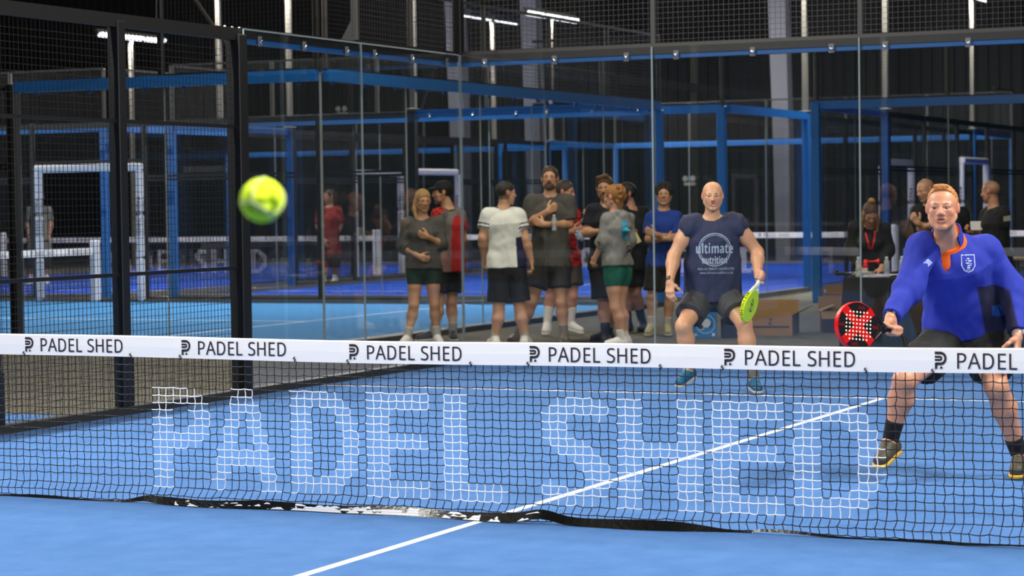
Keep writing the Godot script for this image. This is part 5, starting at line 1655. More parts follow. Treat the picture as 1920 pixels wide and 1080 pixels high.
# ---------------------------------------------------------------- who is there
func racket(label: String, T: Transform3D, face_c: Color, rim_c: Color, kind: int) -> Node3D:
	# local axes: grip centre at the origin, y towards the head, z out of the face
	var o := thing("padel_racket", label, "racket")
	o.transform = T
	var c := Vector2(0, 0.228)
	var rx := 0.128
	var ry := 0.135
	var ol := PackedVector2Array()
	for q in 48:
		var a := TAU * q / 48.0
		var sx := cos(a)
		var sy := sin(a)
		var tp := 1.0 - 0.10 * maxf(0.0, -sy)
		ol.append(c + Vector2(sx * rx * tp, sy * ry))
	var m := MB.new()
	for lay in [[0.97, 0.0175, 1.0, 0.0], [1.0, 0.013, 0.97, 0.0175], [1.0, -0.013, 1.0, 0.013], [0.97, -0.0175, 1.0, -0.013]]:
		for q in 48:
			var a := ol[q] - c
			var b := ol[(q + 1) % 48] - c
			if lay[3] == 0.0:
				continue
			m.quad(Vector3(c.x + a.x * lay[0], c.y + a.y * lay[0], lay[1]), Vector3(c.x + b.x * lay[0], c.y + b.y * lay[0], lay[1]), Vector3(c.x + b.x * lay[2], c.y + b.y * lay[2], lay[3]), Vector3(c.x + a.x * lay[2], c.y + a.y * lay[2], lay[3]))
	var fr := part("frame", m, mat(rim_c, 0.28), o)
	m = MB.new()
	var inn := PackedVector2Array()
	for q in 48:
		inn.append(c + (ol[q] - c) * 0.972)
	m.prism(inn, -0.017, 0.017)
	var fc := part("face", m, mat(face_c, 0.4), o)
	# throat: two arms and a bridge
	m = MB.new()
	for s in [-1.0, 1.0]:
		m.tube(PackedVector3Array([Vector3(0.088 * s, 0.138, 0), Vector3(0.055 * s, 0.096, 0), Vector3(0.022 * s, 0.064, 0), Vector3(0.012 * s, 0.040, 0)]), 0.013, 8)
	m.cbox(Vector3(0, 0.055, 0), Vector3(0.045, 0.040, 0.028), 0.008)
	part("throat", m, mat(Color(0.06, 0.05, 0.06) if kind == 0 else Color(0.86, 0.88, 0.82), 0.35), o)
	m = MB.new()
	m.lathe(PackedVector2Array([Vector2(0, -0.062), Vector2(0.018, -0.060), Vector2(0.0185, -0.052), Vector2(0.0160, -0.046), Vector2(0.0155, 0.045), Vector2(0.013, 0.052), Vector2(0, 0.053)]), 12)
	part("grip", m, mat(Color(0.05, 0.05, 0.05) if kind == 0 else Color(0.88, 0.89, 0.86), 0.7), o)
	if kind == 0:
		m = MB.new()
		for s in [-1.0, 1.0]:
			m.flat(stroke(PackedVector2Array([c + Vector2(-0.085 * s, -0.092), c + Vector2(-0.03 * s, -0.028), c + Vector2(0.03 * s, 0.028), c + Vector2(0.085 * s, 0.092)]), 0.048), Transform3D(Basis(), Vector3(0, 0, 0.0178 + 0.0002 * s)))
		part("red_cross", m, mat(Color(0.78, 0.07, 0.08), 0.35), fc)
		for s in [[-0.094, 0.02, 1.0], [0.094, -0.02, -1.0], [0.0, 0.110, 0.0], [0.0, -0.112, 0.0]]:
			m = MB.new()
			m.flat(stroke(PackedVector2Array([c + Vector2(s[0], s[1] - 0.022), c + Vector2(s[0] * 1.05, s[1] + 0.022)]), 0.018), Transform3D(Basis(), Vector3(0, 0, 0.0176)))
			part("dark_red_panel", m, mat(Color(0.35, 0.05, 0.09), 0.35), fc)
		for r in 8:
			var n := 6 if r == 0 or r == 7 else 8
			for q in n:
				m = MB.new()
				var p := c + Vector2((q - (n - 1) * 0.5) * 0.0205, (r - 3.5) * 0.0225)
				m.lathe(PackedVector2Array([Vector2(0.0056, 0), Vector2(0.0054, 0.0010), Vector2(0, 0.0012)]), 8, Transform3D(Basis(Vector3.RIGHT, PI * 0.5), Vector3(p.x, p.y, 0.0178)))
				part("hole_rim", m, mat(Color(0.93, 0.90, 0.82), 0.5), fc)
		m = MB.new()
		m.tube(PackedVector3Array([Vector3(0, -0.058, 0), Vector3(-0.045, -0.075, 0.02), Vector3(-0.10, -0.082, 0.03), Vector3(-0.15, -0.075, 0.02), Vector3(-0.16, -0.082, 0.012), Vector3(-0.10, -0.100, 0.02), Vector3(-0.04, -0.098, 0.01), Vector3(0, -0.06, 0)]), 0.0075, 6)
		part("wrist_strap", m, mat(Color(0.06, 0.05, 0.05), 0.8), o)
	else:
		# rim lettering and a flourish on the face
		var g := glyphs("DUNLOP", 700, "Droid Serif")
		m = MB.new()
		var tr: PackedVector2Array = g[0]
		var pts := PackedVector3Array()
		for q in tr:
			var along: float = q.x / g[1]
			var a := deg_to_rad(52.0 - 92.0 * along)
			pts.append(Vector3(c.x + cos(a) * rx * 1.004, c.y + sin(a) * ry * 1.004, 0.0105 - 0.021 * q.y))
		for q in range(0, pts.size(), 3):
			m.tri(pts[q], pts[q + 2], pts[q + 1])
			m.tri(pts[q], pts[q + 1], pts[q + 2])
		part("lettering", m, mat(Color(0.05, 0.06, 0.04), 0.5), fr)
		m = MB.new()
		m.flat(stroke(arc(c + Vector2(-0.005, 0.01), 0.046, 0.030, 40, 300, 14), 0.007), Transform3D(Basis(), Vector3(0, 0, 0.0178)))
		part("emblem_bow", m, mat(Color(0.05, 0.06, 0.04), 0.5), fc)
		for e in [[Vector2(0.03, -0.05), Vector2(-0.035, 0.045)], [Vector2(-0.03, -0.03), Vector2(0.02, -0.062)], [Vector2(-0.01, -0.005), Vector2(0.022, -0.02)], [Vector2(-0.022, 0.02), Vector2(0.008, 0.012)]]:
			m = MB.new()
			m.flat(stroke(PackedVector2Array([c + e[0], (c + e[0]).lerp(c + e[1], 0.5) + Vector2(0.006, 0.004), c + e[1]]), 0.008), Transform3D(Basis(), Vector3(0, 0, 0.0178)))
			part("emblem_stroke", m, mat(Color(0.05, 0.06, 0.04), 0.5), fc)
	return o

func grip_place(J: Dictionary, k: String, g: float, face: Vector3) -> Transform3D:
	var y: Vector3 = J["z" + k]
	var z := (face - y * face.dot(y)).normalized()
	var f: Vector3 = J["f" + k]
	var n: Vector3 = J["n" + k]
	return Transform3D(Basis(y.cross(z), y, z), J.base + J["w" + k] + f * 0.078 * g + n * 0.030 * g + y * 0.035)

func player_people() -> void:
	# far player in the middle of the court
	var r := person("bald", "bald man in a navy sleeveless top and grey shorts, crouched ready with a yellow racket", {
		"cell": 0.010, "hcell": 0.0042, "handcell": 0.0038, "scell": 0.005, "g": 1.0, "bulk": 1.14, "skin": Color(0.78, 0.58, 0.44), "mouth": 0.9, "stubble": 0.12, "hair": Color(0.35, 0.27, 0.22), "hs": 0.99,
		"top": Color(0.155, 0.18, 0.285), "sleeve": 0.0, "hem": 0.07, "ease": 0.030, "loose": 1.7, "neck": 0.082, "neckdeep": 0.006, "fold": 0.012, "topname": "sleeveless_shirt", "shorts": Color(0.22, 0.225, 0.24), "leg": 0.66, "sease": 0.026, "flare": 1.7,
		"sock": Color(0.40, 0.39, 0.38), "sock_h": 0.15, "shoe": Color(0.05, 0.34, 0.48), "sole": Color(0.72, 0.70, 0.66), "lace": Color(0.20, 0.66, 0.76), "curl_a": 0.22, "curl_b": 0.92, "thumb_b": 0.7})
	var x: Dictionary = r[3]
	var J: Dictionary = x.J
	var ink := mat(Color(0.62, 0.67, 0.74), 0.8)
	var org := RH * 0.003 + Vector3.UP * 1.149 + CT * 0.05
	for q in [[0.131, 0.007], [0.117, 0.004]]:
		part("print_ring", print_on(r[1], stroke(arc(Vector2.ZERO, q[0], q[0], 0, 360, 60), q[1]), org, RH, Vector3.UP, CT), ink, r[2])
	for t in [["ultimate", 600, -0.150, -0.030, 0.300, 0.085], ["nutrition", 600, -0.100, -0.112, 0.200, 0.060], ["AKA ULTIMATE NUTRITION", 400, -0.138, -0.165, 0.295, 0.020], ["www.ultimate-nutrition.co.uk", 400, -0.120, -0.196, 0.270, 0.022]]:
		var g := glyphs(t[0], t[1])
		part("print_lettering", print_on(r[1], mapped(g[0], t[4] / g[1], t[5], Vector2(t[2], t[3])), org, RH, Vector3.UP, CT, 0.004), ink, r[2])
	band_on(r[0], "wristwatch", J, "a", 0.93, 0.031, 0.022, Color(0.05, 0.05, 0.06))
	band_on(r[0], "wristband", J, "b", 0.92, 0.032, 0.010, Color(0.10, 0.05, 0.05))
	racket("yellow green racket held low by the bald player, edge lettering in black", grip_place(J, "b", 1.0, RH * 0.88 + CT * 0.45 - Vector3.UP * 0.1), Color(0.78, 0.92, 0.20), Color(0.85, 0.95, 0.06), 1)
	# near player on the right
	var paint := func(p: Vector3, c: Dictionary) -> Color:
		var q: Vector3 = p - c.P
		var s: float = q.dot(c.side)
		var h: float = q.dot(c.sd)
		var f: float = q.dot(c.tf)
		var main := Color(0.15, 0.205, 0.64)
		var pan := minf(minf(s - 0.10, 0.34 - (s - 0.10) * 0.4 - h), minf(h + 0.2, 0.27 - s))
		var w := smoothstep(-0.006, 0.006, pan)
		if w > 0.0:
			var inner := Color(0.07, 0.065, 0.20).lerp(Color(0.15, 0.10, 0.32), smoothstep(0.02, -0.02, h + s * 0.5 - 0.12))
			var tri := minf(0.05 - absf(f - 0.05), 0.035 - absf(h - 0.18 + (s - 0.14) * 0.8))
			inner = inner.lerp(Color(0.06, 0.30, 0.60), smoothstep(-0.006, 0.006, tri))
			return main.lerp(inner, w)
		if (p - c.nk - c.sd * 0.035 - c.tf * 0.03).length() < 0.088 and f > 0.02 and absf(s) < 0.06:
			return Color(0.10, 0.11, 0.36)
		return Color(0.15, 0.205, 0.64)
	r = person("blue", "ginger haired man in a royal blue long sleeved top, leaning forward with a red racket", {
		"cell": 0.009, "hcell": 0.0040, "handcell": 0.0034, "scell": 0.005, "g": 1.02, "bulk": 1.12, "skin": Color(0.80, 0.565, 0.445), "hair": Color(0.72, 0.47, 0.24), "brow": Color(0.62, 0.42, 0.28), "style": "tuft", "hairline": -0.004, "thick": 0.007, "fuzz": 0.004, "mouth": 0.35, "stubble": 0.10, "iris": Color(0.24, 0.28, 0.32), "look": -0.35,
		"paint": paint, "sleeve": 1.93, "hem": -0.02, "ease": 0.017, "loose": 1.6, "neck": 0.072, "neckf": 0.05, "neckdeep": 0.014, "vneck": 0.13, "fold": 0.012, "topname": "long_sleeved_shirt", "shorts": Color(0.075, 0.075, 0.08), "leg": 0.62, "sease": 0.03, "flare": 1.6,
		"sock": Color(0.06, 0.06, 0.07), "sock_h": 0.13, "shoe": Color(0.25, 0.23, 0.17), "sole": Color(0.85, 0.66, 0.22), "lace": Color(0.20, 0.19, 0.14), "curl_a": 0.93, "curl_b": 0.35, "thumb_a": 0.65})
	x = r[3]
	J = x.J
	var nk: Vector3 = x.nk
	var sd: Vector3 = x.sd
	var tf: Vector3 = x.tf
	var sv: Vector3 = x.side
	# orange undershirt in the open collar
	var U := Field.new(nk - Vector3.ONE * 0.27, nk + Vector3.ONE * 0.2, 0.006, 90.0)
	var uc := [Plane((sd * 0.75 + tf * 0.66).normalized(), nk - sd * 0.028 + tf * 0.062)]
	U.cone(x.ch, nk - sd * 0.06, 0.128, 0.080, sv, 1.42, uc)
	U.cone((x.ch as Vector3) - sd * 0.12, x.ch, 0.126, 0.128, sv, 1.30, uc)
	U.cone(nk - sd * 0.08, nk + sd * 0.05, 0.078, 0.076, Vector3.ZERO, 1.0, uc)
	var um := MB.new()
	U.add_to(um)
	part("undershirt", um, mat(Color(0.95, 0.38, 0.04), 0.8), r[0])
	# stand-up collar, open at the front
	um = MB.new()
	var prev := []
	for q in 25:
		var a := deg_to_rad(42.0 + 276.0 * q / 24.0)
		var dir := tf * cos(a) + sv * sin(a)
		var b0 := nk + sd * (-0.004 - 0.035 * maxf(0.0, cos(a))) + tf * 0.012 + dir * 0.082
		var up := sd * (0.068 - 0.010 * maxf(0.0, cos(a))) - dir * 0.004
		var cur := [b0 + dir * 0.004, b0 + up + dir * 0.003, b0 + up - dir * 0.003, b0 - dir * 0.004]
		if prev.size():
			for e in 4:
				um.quad(prev[e], cur[e], cur[(e + 1) % 4], prev[(e + 1) % 4])
		prev = cur
	part("collar", um, mat(Color(0.14, 0.185, 0.60), 0.8), r[2])
	var pale := mat(Color(0.72, 0.76, 0.90), 0.7)
	org = RH * 0.048 + Vector3.UP * 1.182 + CT * 0.15
	var sh := PackedVector2Array([Vector2(-0.036, 0.046), Vector2(0.036, 0.046), Vector2(0.037, -0.012), Vector2(0.022, -0.038), Vector2(0, -0.047), Vector2(-0.022, -0.038), Vector2(-0.037, -0.012)])
	part("crest_outline", print_on(r[1], stroke(sh, 0.006, true), org, RH, Vector3.UP, CT), pale, r[2])
	for q in [[0.0, 0.026, 0.016, 0.007], [0.008, 0.014, 0.022, 0.008], [-0.004, 0.002, 0.026, 0.007], [0.004, -0.010, 0.024, 0.007], [0.0, -0.022, 0.020, 0.012], [-0.012, 0.016, 0.008, 0.006], [0.014, -0.002, 0.009, 0.006], [0.0, -0.034, 0.028, 0.004]]:
		part("crest_figure", print_on(r[1], mapped(arc(Vector2.ZERO, 0.5, 0.5, 0, 360, 12), 1, 1).slice(0, 0) + fan(arc(Vector2(q[0], q[1]), q[2] * 0.5, q[3] * 0.5, 0, 360, 12)), org, RH, Vector3.UP, CT), pale, r[2])
	org = RH * -0.178 + Vector3.UP * 1.190 + CT * 0.15
	for q in [1.0, 0.62, 0.25]:
		part("chest_diamond", print_on(r[1], stroke(PackedVector2Array([Vector2(-0.026 * q, 0), Vector2(0, 0.019 * q), Vector2(0.026 * q, 0), Vector2(0, -0.019 * q)]), 0.0055, true), org, RH, Vector3.UP, CT), pale, r[2])
	band_on(r[0], "cuff", J, "a", 0.93, 0.038, 0.016, Color(0.10, 0.09, 0.10))
	band_on(r[0], "wristwatch", J, "b", 0.97, 0.032, 0.024, Color(0.55, 0.56, 0.56))
	racket("red rimmed racket with rows of pale dots held out by the man in blue", grip_place(J, "a", 1.02, RH * 0.42 + CT * 0.88 + Vector3.UP * 0.1), Color(0.05, 0.045, 0.06), Color(0.86, 0.06, 0.07), 0)

func fan(p: PackedVector2Array) -> PackedVector2Array:
	var out := PackedVector2Array()
	for q in range(1, p.size() - 1):
		out.append_array([p[0], p[q], p[q + 1]])
	return out

func group_people() -> void:
	var skin := Color(0.74, 0.57, 0.43)
	var ch := person("charcoal", "blonde woman in a charcoal sweatshirt and tight green shorts, hands folded, leftmost of the group", {
		"g": 1.03, "fem": true, "bulk": 0.98, "skin": Color(0.76, 0.58, 0.44), "hair": Color(0.66, 0.52, 0.30), "style": "pulled", "hairline": 0.040, "bust": true, "top": Color(0.30, 0.30, 0.285), "sleeve": 1.25, "wristw": 1.6, "hem": 0.02, "ease": 0.028, "loose": 1.3, "topname": "sweatshirt",
		"shorts": Color(0.06, 0.20, 0.16), "leg": 0.40, "sease": 0.006, "flare": 0.7, "sfold": 0.002, "sock": Color(0.72, 0.73, 0.70), "curl_a": 0.6, "curl_b": 0.6})
	for q in [0.06, 0.16]:
		band_on(ch[0], "sleeve_stripe", ch[3].J, "a", q, 0.080, 0.014, Color(0.05, 0.05, 0.055))
	var red_top := func(p: Vector3, c: Dictionary) -> Color:
		var h: float = (p - c.nk).dot(c.sd)
		var s: float = (p - c.nk).dot(c.side)
		if (p - c.nk - c.sd * 0.035 - c.tf * 0.03).length() < 0.100:
			return Color(0.06, 0.06, 0.06)
		if h > -0.13 and s < 0.04:
			return Color(0.80, 0.16, 0.13) if sin(p.x * 90.0) * sin(p.y * 110.0) > -0.2 else Color(0.35, 0.08, 0.08)
		if s > 0.12:
			return Color(0.66, 0.10, 0.10)
		if s < -0.04 and h < -0.13 and h > -0.40:
			return Color(0.09, 0.09, 0.10)
		return Color(0.52, 0.40, 0.38) if h < -0.3 else Color(0.42, 0.42, 0.40)
	person("cap", "man in a black cap and red shouldered shirt in profile, next to the blonde woman", {
		"g": 1.06, "skin": skin, "hair": Color(0.12, 0.09, 0.07), "style": "short", "beard": 0.003, "beardc": Color(0.45, 0.33, 0.26), "cap": Color(0.035, 0.035, 0.04), "paint": red_top, "sleeve": 0.62, "hem": 0.08, "loose": 1.5, "shorts": Color(0.04, 0.045, 0.05), "leg": 0.70, "sock": Color(0.6, 0.62, 0.62), "shoe": Color(0.10, 0.12, 0.20), "sole": Color(0.82, 0.82, 0.78), "curl_a": 0.5, "curl_b": 0.5})
	var white_top := func(p: Vector3, c: Dictionary) -> Color:
		var q: Vector3 = p - c.P
		var s: float = q.dot(c.side)
		var h: float = q.dot(c.sd)
		if (p - c.nk - c.sd * 0.035 - c.tf * 0.03).length() < 0.108:
			return Color(0.07, 0.08, 0.20)
		for k in ["a", "b"]:
			var sp: Vector3 = c.J["s" + k]
			var d: Vector3 = (c.J["e" + k] - sp)
			var t := (p - sp).dot(d.normalized()) / d.length()
			var off := ((p - sp) - d.normalized() * (p - sp).dot(d.normalized())).length()
			if off < 0.10 and absf(s) > 0.13 and (absf(t - 0.56) < 0.035 or absf(t - 0.40) < 0.03):
				return Color(0.12, 0.15, 0.26)
		if s > 0.125 and h < 0.30 and s < 0.24:
			return Color(0.06, 0.08, 0.24)
		return Color(0.86, 0.88, 0.84)
	person("white", "man in a white shirt with navy side panel and black shorts seen from behind", {
		"g": 1.06, "bulk": 1.06, "front": false, "cell": 0.0095, "skin": Color(0.80, 0.61, 0.48), "hair": Color(0.13, 0.10, 0.07), "style": "short", "hairlow": -0.010, "thick": 0.007, "shaved": 0.5, "paint": white_top, "sleeve": 0.62, "hem": 0.02, "loose": 1.05, "fold": 0.010, "shorts": Color(0.035, 0.035, 0.045), "leg": 0.80, "sease": 0.028, "flare": 1.9, "sock": Color(0.70, 0.71, 0.66), "sock_h": 0.15, "curl_a": 0.4, "curl_b": 0.4})
	var r := person("tall", "tall laughing man with glasses and beard in a dark grey tee, arms crossed", {
		"g": 1.10, "bulk": 1.02, "skin": Color(0.76, 0.58, 0.44), "hair": Color(0.26, 0.18, 0.11), "style": "short", "thick": 0.011, "hairline": 0.034, "beard": 0.003, "glasses": true, "mouth": 1.0, "smile": 1.0, "top": Color(0.28, 0.275, 0.25), "sleeve": 0.80, "hem": 0.05, "ease": 0.026, "loose": 1.2, "cuff": 1.1, "fold": 0.012, "shorts": Color(0.125, 0.125, 0.13), "leg": 0.60, "sease": 0.030, "flare": 1.7, "sock": Color(0.50, 0.49, 0.46), "shoe": Color(0.42, 0.38, 0.33), "sole": Color(0.6, 0.57, 0.52), "curl_a": 0.85, "curl_b": 0.3})
	var J: Dictionary = r[3].J
	bottle("small clear water bottle in the tall man's raised hand", J.base + J.wa + RH * 0.075 - Vector3.UP * 0.21 + CT * 0.05, 0.85, "")
	var red2 := func(p: Vector3, c: Dictionary) -> Color:
		return Color(0.78, 0.08, 0.09) if sin(p.x * 70.0 + p.y * 40.0) * sin(p.y * 80.0) > -0.1 else Color(0.45, 0.05, 0.07)
	r = person("red", "man in a red patterned shirt and grey shorts half hidden behind the tall man", {
		"g": 1.07, "skin": Color(0.76, 0.55, 0.45), "hair": Color(0.24, 0.19, 0.15), "style": "short", "hairlow": 0.0, "beard": 0.003, "beardc": Color(0.42, 0.30, 0.23), "paint": red2, "sleeve": 0.6, "hem": 0.06, "shorts": Color(0.22, 0.21, 0.20), "leg": 0.64, "sease": 0.034, "flare": 2.0, "sock": Color(0.90, 0.90, 0.88), "sock_h": 0.20, "shoe": Color(0.90, 0.90, 0.88), "curl_a": 0.7, "curl_b": 0.5})
	J = r[3].J
	var o := thing("water_bag", "crumpled clear plastic bag held by the man in red", "bag", J.base + J.wa + RH * 0.09 + CT * 0.03 - Vector3.UP * 0.03)
	var F := Field.new(Vector3.ONE * -0.12, Vector3.ONE * 0.12, 0.008, 90.0)
	F.ell(Vector3.ZERO, Vector3(0.045, 0.06, 0.04))
	F.ell(Vector3(0.03, -0.04, 0.01), Vector3(0.035, 0.04, 0.035))
	var m := MB.new()
	F.add_to(m)
	ruffle(m, 0, 0.02, Vector3.ONE * 0.03, 9)
	part("film", m, mat(Color(0.66, 0.72, 0.78), 0.15), o)
	person("navy", "smiling man with swept brown hair in a navy tee and long black shorts", {
		"g": 1.09, "bulk": 1.02, "skin": Color(0.76, 0.58, 0.44), "hair": Color(0.34, 0.24, 0.14), "style": "quiff", "hairline": 0.034, "thick": 0.016, "beard": 0.003, "beardc": Color(0.50, 0.36, 0.26), "mouth": 0.5, "smile": 0.8, "top": Color(0.055, 0.065, 0.12), "sleeve": 0.70, "hem": 0.06, "loose": 1.3, "shorts": Color(0.035, 0.035, 0.045), "leg": 0.82, "sease": 0.030, "flare": 1.9, "sock": Color(0.04, 0.04, 0.05), "sock_h": 0.14, "shoe": Color(0.06, 0.09, 0.20), "sole": Color(0.05, 0.07, 0.15), "curl_a": 0.6, "curl_b": 0.6})
	r = person("braids", "woman with plaited ginger hair in a light grey hoodie and bright green shorts", {
		"g": 1.05, "fem": true, "front": false, "bulk": 1.0, "skin": Color(0.82, 0.63, 0.51), "hair": Color(0.62, 0.42, 0.18), "style": "braids", "thick": 0.010, "fuzz": 0.003, "hood": true, "top": Color(0.52, 0.53, 0.51), "sleeve": 1.22, "wristw": 1.5, "hem": -0.03, "ease": 0.032, "loose": 1.2, "fold": 0.014, "topname": "hooded_sweatshirt", "shorts": Color(0.02, 0.40, 0.33), "leg": 0.38, "sease": 0.006, "flare": 0.7, "sfold": 0.002, "sock": Color(0.90, 0.90, 0.88), "sock_h": 0.11, "curl_a": 0.5, "curl_b": 0.5})
	var cy := mat(Color(0.20, 0.66, 0.80), 0.8)
	var org := RH * 0.062 + Vector3.UP * 1.25
	for q in [[0.0, 0.06, 0.030, 0.040], [0.012, -0.01, 0.040, 0.036], [-0.012, -0.05, 0.034, 0.03], [0.02, -0.085, 0.024, 0.028]]:
		part("back_print", print_on(r[1], fan(arc(Vector2(q[0], q[1]), q[2], q[3], 0, 360, 14)), org, RH, Vector3.UP, CT, 0.004), cy, r[2])
	var gl := glyphs("S", 700)
	part("back_print", print_on(r[1], mapped(gl[0], 0.07, 0.07, Vector2(0.02, -0.24)), org, RH, Vector3.UP, CT, 0.004), mat(Color(0.25, 0.18, 0.16), 0.8), r[2])
	for q in [0.02, 0.12]:
		band_on(r[0], "sleeve_stripe", r[3].J, "a", q, 0.085, 0.014, Color(0.06, 0.06, 0.07))
	r = person("black", "bearded man in a black polo and black shorts behind the woman with plaits", {
		"g": 1.08, "bulk": 1.04, "skin": Color(0.70, 0.50, 0.40), "hair": Color(0.10, 0.075, 0.06), "style": "short", "thick": 0.012, "beard": 0.008, "beardc": Color(0.17, 0.10, 0.07), "top": Color(0.03, 0.032, 0.036), "sleeve": 0.68, "hem": 0.08, "loose": 1.4, "shorts": Color(0.025, 0.027, 0.03), "leg": 0.72, "sease": 0.03, "flare": 1.8, "sock": Color(0.035, 0.035, 0.045), "sock_h": 0.16, "shoe": Color(0.04, 0.04, 0.05), "sole": Color(0.06, 0.06, 0.07), "curl_b": 0.6})
	J = r[3].J
	o = thing("card", "pale yellow card held low by the bearded man in black", "card", J.base + J.wb + RH * 0.03 - Vector3.UP * 0.075 + CT * 0.04)
	m = MB.new()
	m.cbox(Vector3.ZERO, Vector3(0.055, 0.13, 0.006), 0.002, Basis(Vector3.FORWARD, -0.5) * Basis(Vector3.UP, 0.4))
	part("sheet", m, mat(Color(0.80, 0.78, 0.55), 0.6), o)
	r = person("curly", "young man with curly dark hair in a blue tee and black shorts, arms crossed", {
		"g": 1.04, "bulk": 0.92, "skin": Color(0.76, 0.58, 0.44), "hair": Color(0.07, 0.055, 0.05), "style": "curly", "hairline": 0.038, "thick": 0.016, "curl": 1.6, "fuzz": 0.010, "top": Color(0.07, 0.23, 0.58), "sleeve": 0.78, "hem": 0.03, "ease": 0.022, "shorts": Color(0.045, 0.042, 0.045), "leg": 0.82, "sease": 0.026, "flare": 2.0, "sock": Color(0.72, 0.70, 0.66), "sock_h": 0.10, "shoe": Color(0.66, 0.65, 0.52), "sole": Color(0.74, 0.72, 0.62), "curl_a": 0.3, "curl_b": 0.55})
	band_on(r[0], "wristband", r[3].J, "b", 0.80, 0.030, 0.012, Color(0.04, 0.04, 0.05))

func desk_people() -> void:
	var r := person("bun", "woman with a blonde bun and red lanyard in black, looking down at the table", {
		"g": 1.02, "fem": true, "skin": Color(0.74, 0.54, 0.42), "hair": Color(0.27, 0.19, 0.11), "hair2": Color(0.60, 0.45, 0.24), "style": "bun", "hairline": 0.030, "thick": 0.006, "bust": true, "mouth": 0.4, "smile": 0.8, "top": Color(0.055, 0.050, 0.045), "sleeve": 1.85, "ease": 0.035, "hem": 0.08, "topname": "black_jumper", "legname": "trousers", "shorts": Color(0.05, 0.05, 0.05), "leg": 0.98, "flare": 1.0, "sock": Color(0.05, 0.05, 0.05), "shoe": Color(0.1, 0.1, 0.1)})
	var x: Dictionary = r[3]
	var nk: Vector3 = x.nk
	var ch: Vector3 = x.ch
	for s in [-1.0, 1.0]:
		var path := PackedVector2Array([Vector2(0.055 * s, 0.02), Vector2(0.050 * s, -0.08), Vector2(0.030 * s, -0.17), Vector2(0.012 * s, -0.24)])
		part("lanyard", print_on(r[1], stroke(path, 0.020), nk, RH, Vector3.UP, CT, 0.010), mat(Color(0.82, 0.10, 0.10), 0.6), r[0])
	person("arms", "bald man in a black long sleeved top with folded arms, head bowed, beyond the table", {
		"g": 1.06, "bulk": 1.05, "skin": Color(0.76, 0.58, 0.46), "hair": Color(0.35, 0.27, 0.2), "shaved": 0.25, "stubble": 0.15, "top": Color(0.045, 0.042, 0.040), "sleeve": 1.45, "ease": 0.026, "shorts": Color(0.05, 0.05, 0.05), "leg": 0.8, "curl_a": 0.3, "curl_b": 0.6})
	r = person("jacket", "person in a black jacket with white piping standing behind the man in blue", {
		"g": 1.05, "front": false, "noeyes": true, "skin": Color(0.72, 0.54, 0.43), "hair": Color(0.10, 0.08, 0.07), "style": "short", "top": Color(0.04, 0.04, 0.042), "sleeve": 1.9, "ease": 0.035, "loose": 1.4, "hem": 0.10, "topname": "jacket", "legname": "trousers", "shorts": Color(0.06, 0.06, 0.07), "leg": 0.97, "flare": 1.0})
	var J: Dictionary = r[3].J
	var m := MB.new()
	m.tube(PackedVector3Array([J.sb + RH * 0.080 + Vector3.UP * 0.03, J.eb + RH * 0.072, J.wb + RH * 0.052]), 0.006, 6)
	part("piping", m, mat(Color(0.85, 0.85, 0.82), 0.7), r[2])
	r = person("pad", "bald man in a black tee with pale sleeve patch, back turned, holding a pad", {
		"g": 1.03, "front": false, "bulk": 1.06, "skin": Color(0.74, 0.54, 0.42), "hair": Color(0.30, 0.22, 0.16), "shaved": 0.35, "stubble": 0.15, "top": Color(0.045, 0.042, 0.040), "sleeve": 0.66, "ease": 0.028, "loose": 1.4, "hem": 0.06, "shorts": Color(0.05, 0.05, 0.055), "leg": 0.75, "curl_a": 0.5, "curl_b": 0.6})
	J = r[3].J
	m = MB.new()
	var tr := fan(PackedVector2Array([Vector2(-0.038, -0.028), Vector2(0.038, -0.016), Vector2(0.034, 0.040), Vector2(-0.042, 0.028)]))
	part("sleeve_patch", print_on(r[1], tr, J.sb.lerp(J.eb, 0.25) - RH * 0.01, RH, Vector3.UP, CT, 0.006), mat(Color(0.55, 0.56, 0.48), 0.8), r[2])
	var o := thing("note_pad", "white note pad held up by the bald man at right", "note pad", J.base + J.wb - RH * 0.075 + Vector3.UP * 0.075 + CT * 0.03)
	m = MB.new()
	m.cbox(Vector3.ZERO, Vector3(0.125, 0.105, 0.02), 0.003, Basis(RH, Vector3.UP, CT) * Basis(Vector3.RIGHT, -0.3))
	part("sheets", m, mat(Color(0.84, 0.84, 0.82), 0.7), o)
	m = MB.new()
	m.cbox(Vector3(0.075, -0.035, 0.012), Vector3(0.04, 0.03, 0.02), 0.003)
	part("clip", m, mat(Color(0.8, 0.8, 0.76), 0.5), o)
	person("grey", "person in a pale grey tee far off at the left edge, behind the gate frame", {
		"cell": 0.02, "hcell": 0.009, "handcell": 0.007, "scell": 0.009, "g": 1.15, "noeyes": true, "skin": Color(0.55, 0.42, 0.34), "hair": Color(0.08, 0.06, 0.05), "style": "short", "top": Color(0.37, 0.375, 0.335), "sleeve": 0.75, "loose": 1.5, "hem": 0.10, "legname": "trousers", "shorts": Color(0.05, 0.05, 0.055), "leg": 0.97, "flare": 1.0})
	person("scarlet", "person in a red tee on the far courts, seen beyond the ball", {
		"cell": 0.02, "hcell": 0.009, "handcell": 0.007, "scell": 0.009, "g": 1.15, "noeyes": true, "skin": Color(0.60, 0.45, 0.36), "hair": Color(0.10, 0.08, 0.06), "style": "short", "top": Color(0.47, 0.08, 0.075), "sleeve": 0.85, "loose": 1.5, "hem": 0.12, "shorts": Color(0.06, 0.06, 0.065), "leg": 0.9})

